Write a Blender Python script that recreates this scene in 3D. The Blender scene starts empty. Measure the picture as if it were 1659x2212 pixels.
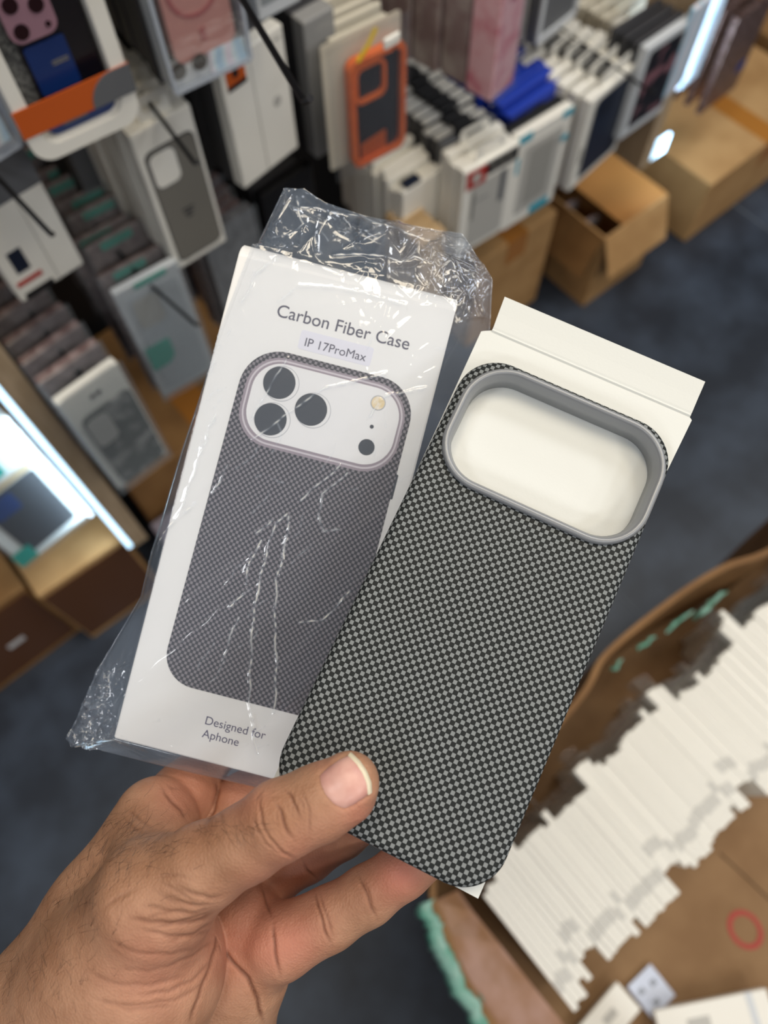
import bpy, bmesh, math, random
import numpy as np
from mathutils import Vector, Matrix
random.seed(7); RNG = np.random.default_rng(11)
C = bpy.context.scene.collection
SC = bpy.context.scene
# ---------------------------------------------------------------- camera of the photograph
F, CX, CY, CAM_H = 1662.0, 829.5, 1106.0, 1.40
def _n(v): return v / np.linalg.norm(v)
DOWN = _n(np.array([20., 744., 1662.]))
UU = np.array([4970., -3713., 1662.]); UU = _n(UU - DOWN * (UU @ DOWN))
WW = np.cross(-DOWN, UU)
M3 = np.array([UU, WW, -DOWN])            # lens axes -> world axes (X along the shelf, Y into it, Z up)
O3 = np.array([0, 0, CAM_H])
def ray(px, py): return M3 @ (np.array([px - CX, py - CY, F]) / F)
def at_y(p, Y): r = ray(*p); return O3 + r * (Y / r[1])
def at_z(p, z): r = ray(*p); return O3 + r * ((z - CAM_H) / r[2])
def at_d(px, py, d): return O3 + ray(px, py) * d
def measure(BL, BR, TL, Y=None, z=None):
    """foot corner, width, turn and height of an upright face seen at three pixels"""
    a = at_y(BL, Y) if z is None else at_z(BL, z)
    b = at_z(BR, a[2]); d = b - a
    r = ray(*TL); t = (r[0] * a[0] + r[1] * a[1]) / (r[0] ** 2 + r[1] ** 2)
    return a, float(np.hypot(d[0], d[1])), math.atan2(d[1], d[0]), float((O3 + r * t)[2] - a[2])
cam = bpy.data.cameras.new('camera'); co = bpy.data.objects.new('camera', cam); C.objects.link(co)
mw = Matrix.Identity(4)
for i in range(3):
    mw[i][0] = M3[i][0]; mw[i][1] = -M3[i][1]; mw[i][2] = -M3[i][2]; mw[i][3] = O3[i]
co.matrix_world = mw
cam.sensor_fit = 'VERTICAL'; cam.sensor_height = 36.0; cam.sensor_width = 27.0
cam.lens = 36.0 * F / 2212.0
cam.clip_start = 0.02; cam.clip_end = 30
cam.dof.use_dof = True; cam.dof.focus_distance = 0.272; cam.dof.aperture_fstop = 7.0
SC.camera = co
# ---------------------------------------------------------------- materials
def lin(c):
    r = []
    for v in c[:3]:
        v = v / 255.0
        r.append(v / 12.92 if v <= .04045 else ((v + .055) / 1.055) ** 2.4)
    return (*r, 1.0)
_mats = {}
def mat(name, rgb, rough=.5, metal=0., spec=.5, rgb2=None, nscale=20., bump=0., bscale=60., emit=0., coat=0., stretch=None, lo=.4, hi=.65):
    if name in _mats: return _mats[name]
    m = bpy.data.materials.new(name); m.use_nodes = True; nt = m.node_tree; b = nt.nodes['Principled BSDF']
    b.inputs['Base Color'].default_value = lin(rgb); b.inputs['Roughness'].default_value = rough
    b.inputs['Metallic'].default_value = metal; b.inputs['Specular IOR Level'].default_value = spec
    if coat: b.inputs['Coat Weight'].default_value = coat; b.inputs['Coat Roughness'].default_value = .08
    tc = nt.nodes.new('ShaderNodeTexCoord'); vec = tc.outputs['Object']
    if stretch:
        mp = nt.nodes.new('ShaderNodeMapping'); mp.inputs['Scale'].default_value = stretch
        nt.links.new(vec, mp.inputs['Vector']); vec = mp.outputs['Vector']
    if rgb2:
        n = nt.nodes.new('ShaderNodeTexNoise'); n.inputs['Scale'].default_value = nscale; n.inputs['Detail'].default_value = 4
        nt.links.new(vec, n.inputs['Vector'])
        cr = nt.nodes.new('ShaderNodeValToRGB'); cr.color_ramp.elements[0].position = lo; cr.color_ramp.elements[1].position = hi
        cr.color_ramp.elements[0].color = lin(rgb); cr.color_ramp.elements[1].color = lin(rgb2)
        nt.links.new(n.outputs['Fac'], cr.inputs['Fac']); nt.links.new(cr.outputs['Color'], b.inputs['Base Color'])
    if bump:
        n2 = nt.nodes.new('ShaderNodeTexNoise'); n2.inputs['Scale'].default_value = bscale; n2.inputs['Detail'].default_value = 3
        nt.links.new(vec, n2.inputs['Vector'])
        bp = nt.nodes.new('ShaderNodeBump'); bp.inputs['Strength'].default_value = bump; bp.inputs['Distance'].default_value = .001
        nt.links.new(n2.outputs['Fac'], bp.inputs['Height']); nt.links.new(bp.outputs['Normal'], b.inputs['Normal'])
    if emit:
        b.inputs['Emission Color'].default_value = lin(rgb); b.inputs['Emission Strength'].default_value = emit
    _mats[name] = m; return m
def film(name, tint, haze, haze_rgb, rough=.06, refl=1.0, bump=0., bscale=200., soft=0., glint=0.):
    """thin clear plastic: see-through, mirror-like by Fresnel, a trace of white haze"""
    if name in _mats: return _mats[name]
    m = bpy.data.materials.new(name); m.use_nodes = True; nt = m.node_tree; nt.nodes.clear()
    out = nt.nodes.new('ShaderNodeOutputMaterial'); tr = nt.nodes.new('ShaderNodeBsdfTransparent'); tr.inputs[0].default_value = (*tint, 1)
    gl = nt.nodes.new('ShaderNodeBsdfGlossy'); gl.inputs['Roughness'].default_value = rough; gl.inputs['Color'].default_value = (1, 1, 1, 1)
    df = nt.nodes.new('ShaderNodeBsdfDiffuse'); df.inputs[0].default_value = lin(haze_rgb)
    fr = nt.nodes.new('ShaderNodeFresnel'); fr.inputs['IOR'].default_value = 1.5
    mu = nt.nodes.new('ShaderNodeMath'); mu.operation = 'MULTIPLY'; mu.inputs[1].default_value = refl
    m1 = nt.nodes.new('ShaderNodeMixShader'); m2 = nt.nodes.new('ShaderNodeMixShader'); m1.inputs[0].default_value = haze
    L = nt.links.new
    L(tr.outputs[0], m1.inputs[1]); L(df.outputs[0], m1.inputs[2]); gb = nt.nodes.new('ShaderNodeBsdfGlossy'); gb.inputs['Roughness'].default_value = .32; m3 = nt.nodes.new('ShaderNodeMixShader'); m3.inputs[0].default_value = soft
    L(gl.outputs[0], m3.inputs[1]); L(gb.outputs[0], m3.inputs[2]); L(m1.outputs[0], m2.inputs[1]); L(m3.outputs[0], m2.inputs[2])
    ge = nt.nodes.new('ShaderNodeNewGeometry'); io = nt.nodes.new('ShaderNodeMapRange'); L(ge.outputs['Backfacing'], io.inputs[0]); io.inputs[3].default_value = 1.5; io.inputs[4].default_value = 1 / 1.5; L(io.outputs[0], fr.inputs['IOR'])
    L(fr.outputs[0], mu.inputs[0]); L(mu.outputs[0], m2.inputs[0]); L(m2.outputs[0], out.inputs[0])
    if glint:   # lamp glints along the folds, painted in as pale lines
        at = nt.nodes.new('ShaderNodeAttribute'); at.attribute_name = 'fold_glint'; ma = nt.nodes.new('ShaderNodeMath'); ma.operation = 'MULTIPLY_ADD'; ma.use_clamp = True
        ma.inputs[1].default_value = glint; ma.inputs[2].default_value = haze; L(at.outputs['Fac'], ma.inputs[0]); L(ma.outputs[0], m1.inputs[0])
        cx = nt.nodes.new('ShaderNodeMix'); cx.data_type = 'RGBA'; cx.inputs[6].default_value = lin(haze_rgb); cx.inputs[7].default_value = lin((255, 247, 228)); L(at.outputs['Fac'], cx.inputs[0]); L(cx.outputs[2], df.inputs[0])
    if bump:
        tc = nt.nodes.new('ShaderNodeTexCoord'); n2 = nt.nodes.new('ShaderNodeTexNoise'); n2.inputs['Scale'].default_value = bscale; n2.inputs['Detail'].default_value = 2
        L(tc.outputs['Object'], n2.inputs['Vector']); bp = nt.nodes.new('ShaderNodeBump'); bp.inputs['Strength'].default_value = bump; bp.inputs['Distance'].default_value = .002
        L(n2.outputs['Fac'], bp.inputs['Height'])
        for q in (gl, fr): L(bp.outputs['Normal'], q.inputs['Normal'])
    _mats[name] = m; return m
def weave(name, dark, light, cu, cv, fill, rough, spec=.5, coat=0.):
    """two-tone woven checks laid out on the surface's own coordinates (millimetres)"""
    m = bpy.data.materials.new(name); m.use_nodes = True; nt = m.node_tree; b = nt.nodes['Principled BSDF']; L = nt.links.new
    uv = nt.nodes.new('ShaderNodeUVMap'); uv.uv_map = 'mm'
    sc = nt.nodes.new('ShaderNodeVectorMath'); sc.operation = 'MULTIPLY'; sc.inputs[1].default_value = (1 / cu, 1 / cv, 0); L(uv.outputs[0], sc.inputs[0])
    add = nt.nodes.new('ShaderNodeVectorMath'); add.operation = 'ADD'; add.inputs[1].default_value = (1000.0, 1000.0, 0); L(sc.outputs[0], add.inputs[0])
    fl = nt.nodes.new('ShaderNodeVectorMath'); fl.operation = 'FLOOR'; L(add.outputs[0], fl.inputs[0])
    s1 = nt.nodes.new('ShaderNodeSeparateXYZ'); L(fl.outputs[0], s1.inputs[0])
    ad = nt.nodes.new('ShaderNodeMath'); ad.operation = 'ADD'; L(s1.outputs[0], ad.inputs[0]); L(s1.outputs[1], ad.inputs[1])
    md = nt.nodes.new('ShaderNodeMath'); md.operation = 'MODULO'; md.inputs[1].default_value = 2; L(ad.outputs[0], md.inputs[0])
    fc = nt.nodes.new('ShaderNodeVectorMath'); fc.operation = 'FRACTION'; L(add.outputs[0], fc.inputs[0])
    sb = nt.nodes.new('ShaderNodeVectorMath'); sb.operation = 'SUBTRACT'; sb.inputs[1].default_value = (.5, .5, 0); L(fc.outputs[0], sb.inputs[0])
    ab = nt.nodes.new('ShaderNodeVectorMath'); ab.operation = 'ABSOLUTE'; L(sb.outputs[0], ab.inputs[0])
    s2 = nt.nodes.new('ShaderNodeSeparateXYZ'); L(ab.outputs[0], s2.inputs[0])
    lx = nt.nodes.new('ShaderNodeMath'); lx.operation = 'LESS_THAN'; lx.inputs[1].default_value = fill[0]; L(s2.outputs[0], lx.inputs[0])
    ly = nt.nodes.new('ShaderNodeMath'); ly.operation = 'LESS_THAN'; ly.inputs[1].default_value = fill[1]; L(s2.outputs[1], ly.inputs[0])
    m1 = nt.nodes.new('ShaderNodeMath'); m1.operation = 'MULTIPLY'; L(lx.outputs[0], m1.inputs[0]); L(ly.outputs[0], m1.inputs[1])
    m2 = nt.nodes.new('ShaderNodeMath'); m2.operation = 'MULTIPLY'; L(m1.outputs[0], m2.inputs[0]); L(md.outputs[0], m2.inputs[1])
    mx = nt.nodes.new('ShaderNodeMix'); mx.data_type = 'RGBA'; mx.inputs[6].default_value = lin(dark); mx.inputs[7].default_value = lin(light)
    L(m2.outputs[0], mx.inputs[0]); L(mx.outputs[2], b.inputs['Base Color'])
    b.inputs['Roughness'].default_value = rough; b.inputs['Specular IOR Level'].default_value = spec
    return m
# ---------------------------------------------------------------- objects
def tag(o, label, cat, group=None, kind=None):
    o['label'] = label; o['category'] = cat
    if group: o['group'] = group
    if kind: o['kind'] = kind
    return o
def thing(name, label, cat, loc=(0, 0, 0), rz=0., group=None, mtx=None):
    o = bpy.data.objects.new(name, None); C.objects.link(o); o.empty_display_size = .02
    if mtx is not None: o.matrix_world = mtx
    else: o.location = loc; o.rotation_euler = (0, 0, rz)
    return tag(o, label, cat, group)
def link(name, me, m, parent=None, loc=None, smooth=False):
    o = bpy.data.objects.new(name, me); C.objects.link(o)
    if m: me.materials.append(m)
    if parent: o.parent = parent
    if loc is not None: o.location = loc
    if smooth:
        for p in me.polygons: p.use_smooth = True
    return o
def pydata(name, v, f, m, parent=None, loc=None, smooth=False):
    me = bpy.data.meshes.new(name); me.from_pydata([tuple(map(float, q)) for q in v], [], f); me.update()
    return link(name, me, m, parent, loc, smooth)
def add_box(bm, x0, y0, z0, x1, y1, z1, bev=0., seg=2):
    r = bmesh.ops.create_cube(bm, size=1); vs = r['verts']
    for v in vs: v.co = Vector((x0 + (v.co.x + .5) * (x1 - x0), y0 + (v.co.y + .5) * (y1 - y0), z0 + (v.co.z + .5) * (z1 - z0)))
    if bev: bmesh.ops.bevel(bm, geom=list({e for v in vs for e in v.link_edges}), offset=bev, segments=seg, affect='EDGES', profile=.5)
def from_bm(name, bm, m, parent=None, loc=None, smooth=False):
    me = bpy.data.meshes.new(name); bmesh.ops.recalc_face_normals(bm, faces=bm.faces); bm.to_mesh(me); bm.free()
    return link(name, me, m, parent, loc, smooth)
def block(name, a, b, m, parent=None, bev=.0008, loc=None):
    bm = bmesh.new(); add_box(bm, *a, *b, bev); return from_bm(name, bm, m, parent, loc)
def rrect(x0, y0, x1, y1, r, n=6):
    p = []
    if not isinstance(r, (tuple, list)): r = (r,) * 4
    for (cx, cy, a0, rr) in ((x1 - r[0], y1 - r[0], 0, r[0]), (x0 + r[1], y1 - r[1], 90, r[1]), (x0 + r[2], y0 + r[2], 180, r[2]), (x1 - r[3], y0 + r[3], 270, r[3])):
        for k in range(n + 1):
            a = math.radians(a0 + 90 * k / n); p.append((cx + rr * math.cos(a), cy + rr * math.sin(a)))
    return p
def prism(bm, poly, y0, y1):
    """outline in x,z pushed from y0 (front) to y1"""
    a = [bm.verts.new((x, y0, z)) for x, z in poly]; b = [bm.verts.new((x, y1, z)) for x, z in poly]; n = len(poly)
    bm.faces.new(a); bm.faces.new(b[::-1])
    for i in range(n): bm.faces.new((a[i], b[i], b[(i + 1) % n], a[(i + 1) % n]))
def panel(name, poly, y0, y1, m, parent):
    bm = bmesh.new(); prism(bm, poly, y0, y1); return from_bm(name, bm, m, parent)
def ring(bm, outer, inner, y0, y1):
    n = len(outer); V = [[bm.verts.new((x, y, z)) for x, z in P] for P in (outer, inner) for y in (y0, y1)]
    for i in range(n):
        j = (i + 1) % n
        bm.faces.new((V[0][i], V[0][j], V[2][j], V[2][i])); bm.faces.new((V[1][i], V[3][i], V[3][j], V[1][j]))
        bm.faces.new((V[0][i], V[1][i], V[1][j], V[0][j])); bm.faces.new((V[2][i], V[2][j], V[3][j], V[3][i]))
def disc_poly(cx, cz, r, n=24): return [(cx + r * math.cos(2 * math.pi * k / n), cz + r * math.sin(2 * math.pi * k / n)) for k in range(n)]
def add_tube(bm, pts, r, n=8, cap=True):
    pts = [Vector(p) for p in pts]; rs = r if isinstance(r, (list, tuple)) else [r] * len(pts); prev = None; rings = []
    for i, p in enumerate(pts):
        t = (pts[min(i + 1, len(pts) - 1)] - pts[max(i - 1, 0)]).normalized()
        if prev is None: s = t.orthogonal().normalized()
        else: s = (prev - t * prev.dot(t)).normalized()
        prev = s; q = t.cross(s)
        rings.append([bm.verts.new(p + (s * math.cos(2 * math.pi * k / n) + q * math.sin(2 * math.pi * k / n)) * rs[i]) for k in range(n)])
    for a, b in zip(rings, rings[1:]):
        for k in range(n): bm.faces.new((a[k], a[(k + 1) % n], b[(k + 1) % n], b[k]))
    if cap: bm.faces.new(rings[0][::-1]); bm.faces.new(rings[-1])
def dup(o, loc=None, label=None, group=None, parent=None):
    c = o.copy(); C.objects.link(c)
    if parent is not None: c.parent = parent
    if loc is not None: c.location = loc
    if label: c['label'] = label
    if group: c['group'] = group
    for ch in list(o.children): dup(ch, parent=c)
    return c
def area(name, loc, sx, sy, power, rgb, rot=(0, 0, 0)):
    l = bpy.data.lights.new(name, 'AREA'); l.shape = 'RECTANGLE'; l.size = sx; l.size_y = sy; l.energy = power; l.color = lin(rgb)[:3]
    o = bpy.data.objects.new(name, l); C.objects.link(o); o.location = loc; o.rotation_euler = rot; return o
# ================================================================ things in the hand
def frame_mtx(c, x, y):
    """lens-space centre and axes of a held sheet -> world matrix (local x right, z up the sheet, y away from the viewer)"""
    x = _n(np.array(x, float)); y = np.array(y, float); y = _n(y - x * (x @ y)); z = np.cross(x, y)
    X, Yv, Z = M3 @ x, M3 @ -z, M3 @ y; c = O3 + M3 @ np.array(c, float)
    m = Matrix.Identity(4)
    for i in range(3): m[i][0] = X[i]; m[i][1] = Yv[i]; m[i][2] = Z[i]; m[i][3] = c[i]
    return m
MM = .001
# ---- the unpacked case
CASE_M = frame_mtx((.0334, .0323, .2635), (.90, .417, -.1026), (.43, -.885, .179))
m_weave = weave('case_weave', (35, 38, 39), (133, 138, 140), 1.545, 1.545, (.435, .455), .6, .2)
m_inner = mat('case_lining', (70, 72, 74), .7)
m_ring = mat('satin_grey_metal', (146, 149, 154), .36, .2, .5)
m_card = mat('uncoated_card', (224, 226, 223), .6, 0, .3, bump=.05, bscale=900)
case = thing('phone_case', 'grey and black checked phone case with big camera cutout, held under the thumb', 'phone case', mtx=CASE_M)
def offset_ring(poly, d):
    n = len(poly); r = []
    for i in range(n):
        a, b = poly[i - 1], poly[(i + 1) % n]; tx, tz = b[0] - a[0], b[1] - a[1]; l = math.hypot(tx, tz) or 1
        r.append((poly[i][0] + tz / l * d, poly[i][1] - tx / l * d))
    return r
CO_OUT = rrect(-40.6, -86, 40.6, 86, 15.5, 12)         # outline of the case, mm
CUT = rrect(-35.2, 38.4, 37.4, 81.3, 15.0, 12)         # camera opening
def case_shell():
    bm = bmesh.new(); uvl = bm.loops.layers.uv.new('mm'); uv = {}
    R = 3.2; core = offset_ring(CO_OUT, -R)
    def V(x, y, z, u, v):
        w = bm.verts.new((x * MM, y * MM, z * MM)); uv[w] = (u, v); return w
    hole = [V(x, 0, z, x, z) for x, z in CUT]
    prof = [(R * math.sin(a), R * (1 - math.cos(a)), R * a) for a in np.linspace(0, math.pi / 2, 7)] + [(R, 6., R * math.pi / 2 + 2.8), (R, 9.2, R * math.pi / 2 + 6)]
    rings = []
    unit = [((b[0] - a[0]) / R, (b[1] - a[1]) / R) for a, b in zip(core, CO_OUT)]
    for (o, y, s) in prof:
        rings.append([V(c[0] + n[0] * o, y, c[1] + n[1] * o, c[0] + n[0] * s, c[1] + n[1] * s) for c, n in zip(core, unit)])
    es = []
    for P in (hole, rings[0]):
        for i in range(len(P)): es.append(bm.edges.new((P[i], P[(i + 1) % len(P)])))
    bmesh.ops.triangle_fill(bm, use_beauty=True, edges=es)
    n = len(core)
    for a, b in zip(rings, rings[1:]):
        for i in range(n): bm.faces.new((a[i], a[(i + 1) % n], b[(i + 1) % n], b[i]))
    for f in bm.faces:
        for l in f.loops: l[uvl].uv = uv[l.vert]
    o = from_bm('shell', bm, m_weave, case, smooth=True); return o
sh = case_shell()
def lining():
    bm = bmesh.new(); o = offset_ring(CO_OUT, -1.2); k = offset_ring(CO_OUT, -.1); rows = []
    for P, y in ((k, 9.2), (o, 9.3), (o, 1.4)): rows.append([bm.verts.new((x * MM, y * MM, z * MM)) for x, z in P])
    inn = [bm.verts.new((x * MM, 1.4 * MM, z * MM)) for x, z in CUT]; n = len(o)
    for a, b in zip(rows, rows[1:]):
        for i in range(n): bm.faces.new((a[i], a[(i + 1) % n], b[(i + 1) % n], b[i]))
    es = [bm.edges.new((inn[i], inn[(i + 1) % len(inn)])) for i in range(len(inn))]
    es += [e for e in rows[2][0].link_edges if False]
    e2 = []
    for i in range(n):
        e = bm.edges.get((rows[2][i], rows[2][(i + 1) % n])); e2.append(e)
    bmesh.ops.triangle_fill(bm, use_beauty=True, edges=es + e2)
    return from_bm('lining', bm, m_inner, case, smooth=False)
lining()
def cam_ring():
    bm = bmesh.new(); prof = [(2.3, .2), (2.5, -.9), (2.1, -1.9), (1.3, -2.4), (.5, -2.2), (.0, -1.5), (-.25, -.4), (-.9, 1.0), (-1.0, 8.6), (.6, 8.8)]
    rows = [[bm.verts.new((x * MM, y * MM, z * MM)) for x, z in offset_ring(CUT, d)] for d, y in prof]; n = len(CUT)
    for a, b in zip(rows, rows[1:]):
        for i in range(n): bm.faces.new((a[i], a[(i + 1) % n], b[(i + 1) % n], b[i]))
    return from_bm('camera_ring', bm, m_ring, case, smooth=True)
cam_ring()['label'] = 'satin grey raised rim around the camera opening'
# ---- the card behind it, with its top flap
card = thing('insert_card', 'plain white insert card with folded top flap, tucked behind the checked phone case', 'card', mtx=CASE_M)
def card_sheet():
    bm = bmesh.new()
    P = [(-42.2, 96.9), (-41.2, 97.6), (-38.6, 99.0), (42.0, 98.3), (43.0, 97.6), (41.0, 60), (38.6, -86.9), (-39.5, -86.2), (-41.5, 60)]
    prism(bm, [(x * MM, z * MM) for x, z in P], 9.5 * MM, 10.1 * MM); return from_bm('sheet', bm, m_card, card)
card_sheet()
def flap():
    bm = bmesh.new(); X0, X1 = -38.6, 41.9; rows = []
    for k, (z, y) in enumerate([(98.2, 9.6), (98.9, 8.9), (99.6, 9.3), (100.4, 9.0), (106, 8.2), (112.6, 7.0)]):
        e = 0 if k < 4 else -.5 * (k - 3)
        rows.append([[bm.verts.new(((X0 + e) * MM, yy * MM, z * MM)), bm.verts.new(((X1 + e * .3) * MM, yy * MM, z * MM))] for yy in (y, y + .5)])
    for a, b in zip(rows, rows[1:]):
        bm.faces.new((a[0][0], a[0][1], b[0][1], b[0][0])); bm.faces.new((a[1][0], b[1][0], b[1][1], a[1][1]))
        for s in (0, 1): bm.faces.new((a[0][s], b[0][s], b[1][s], a[1][s]))
    bm.faces.new((rows[0][0][0], rows[0][1][0], rows[0][1][1], rows[0][0][1])); bm.faces.new((rows[-1][0][0], rows[-1][0][1], rows[-1][1][1], rows[-1][1][0]))
    return from_bm('flap', bm, m_card, card, smooth=False)
flap()
# ---- the printed box in its bag
BOX_M = frame_mtx((-.03819, .00209, .3015), (.9684, .2493, 0), (.2493, -.9684, 0))
m_boxw = mat('coated_white_board', (236, 236, 236), .35, 0, .4)
m_ink = mat('ink_grey_violet', (78, 74, 92), .5)
m_pweave = weave('printed_weave', (40, 36, 40), (130, 123, 129), 1.12, 1.24, (.47, .45), .4, .4)
m_pring = mat('ink_mauve', (150, 138, 148), .4); m_pring2 = mat('ink_pale_mauve', (205, 198, 206), .4)
m_pwhite = mat('ink_white', (232, 232, 234), .35); m_plens = mat('ink_lens', (52, 54, 60), .35); m_pgrey = mat('ink_grey', (176, 178, 184), .4)
m_pflash = mat('ink_flash', (226, 205, 160), .4, rgb2=(240, 232, 220), nscale=600)
box = thing('retail_box', 'slim white printed box with a checked case picture, sealed in clear bag', 'box', mtx=BOX_M)
TH = 13.5
def box_body():
    bm = bmesh.new(); add_box(bm, -44 * MM, 0, -100.7 * MM, 44 * MM, TH * MM, 100.7 * MM)
    top = [e for e in bm.edges if all(v.co.z > .1 and v.co.y < .001 for v in e.verts)]
    bmesh.ops.bevel(bm, geom=top, offset=6 * MM, segments=8, affect='EDGES', profile=.5)
    o = [e for e in bm.edges if len(e.link_faces) == 2 and e.calc_face_angle(0) > .8]
    bmesh.ops.bevel(bm, geom=o, offset=.5 * MM, segments=2, affect='EDGES')
    return from_bm('body', bm, m_boxw, box)
box_body()
def flat(name, poly, lay, m, uv=False, parent=None):
    """an ink layer on the box front, poly in mm"""
    bm = bmesh.new(); prism(bm, [(x * MM, z * MM) for x, z in poly], -lay * .06 * MM, -.0 * MM)
    if uv:
        l = bm.loops.layers.uv.new('mm')
        for f in bm.faces:
            for q in f.loops: q[l].uv = (q.vert.co.x * 1000, q.vert.co.z * 1000)
    return from_bm(name, bm, m, parent or box)
def warp(P): return [(x + (-.030 * (62 - z)) * (1 if x < 0 else -.0), z) for x, z in P]
pic = flat('case_picture', [(x + (0 if z > 22 else -1.2 * (x < 0)), z) for x, z in rrect(-31.2, -74, 37.6, 62.6, (15, 16, 13, 13), 10)], 1, m_pweave, True)
flat('side_button', rrect(37.2, 17, 38.4, 27, .4, 2), 1, m_plens, parent=pic)
flat('camera_rim', rrect(-28.6, 24.6, 35.4, 60.2, 13.5, 10), 2, m_pring, parent=pic); flat('camera_rim', rrect(-27.6, 25.6, 34.6, 59.4, 12.8, 10), 3, m_pring2, parent=pic)
flat('camera_rim', rrect(-26.9, 26.3, 33.9, 58.7, 12.2, 10), 4, m_pring, parent=pic); pl = flat('camera_plate', rrect(-25.9, 27.3, 33.2, 58.0, 11.5, 10), 5, m_pwhite, parent=pic)
LENS = [(-15.8, 50.3), (-15.6, 35.6), (-1.2, 43.2)]
for (x, z) in LENS:
    flat('lens_rim', disc_poly(x + .9, z - .1, 7.0, 40), 6, m_pgrey, parent=pic); flat('lens_rim', disc_poly(x + .9, z - .1, 6.75, 40), 7, m_pwhite, parent=pic); flat('lens', disc_poly(x, z, 6.35, 40), 8, m_plens, parent=pic)
flat('flash_rim', disc_poly(23.6, 52.3, 3.0, 28), 6, m_pgrey, parent=pic); flat('flash', disc_poly(23.6, 52.3, 2.6, 28), 7, m_pflash, parent=pic)
flat('microphone', disc_poly(23.5, 42.7, .8, 16), 6, m_plens, parent=pic); flat('sensor', disc_poly(23.5, 34.4, 3.2, 28), 6, m_plens, parent=pic)
st = flat('model_sticker', rrect(-12.5, 65.2, 16.8, 72.8, 1, 3), 1, mat('sticker_white', (226, 226, 238), .4))
def text(name, s, x, z, w, lay, parent, m=None, bold=0.):
    cu = bpy.data.curves.new(name, 'FONT'); cu.body = s; cu.size = 1; cu.offset = bold
    o = bpy.data.objects.new(name, cu); C.objects.link(o); bpy.context.view_layer.update()
    me = bpy.data.meshes.new_from_object(o.evaluated_get(bpy.context.evaluated_depsgraph_get())); bpy.data.objects.remove(o); bpy.data.curves.remove(cu)
    xs = [v.co.x for v in me.vertices]; k = w / (max(xs) - min(xs)); x0 = min(xs)
    for v in me.vertices: v.co = Vector(((x + (v.co.x - x0) * k) * MM, -lay * .06 * MM, (z + v.co.y * k) * MM))
    me.update(); q = link(name, me, m or m_ink, parent)
    return q
text('title_text', 'Carbon Fiber Case', -23.6, 75.4, 53.4, 1.5, box, bold=.004)
text('model_text', 'IP 17ProMax', -10, 66.8, 24.6, 2.5, st)
text('maker_text', 'Designed for', -10.8, -86.4, 24.2, 1.5, box, mat('ink_violet', (84, 78, 108), .5))
text('maker_text', 'Aphone', -10.8, -91.6, 14.7, 1.5, box, mat('ink_violet', (84, 78, 108), .5))
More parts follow.
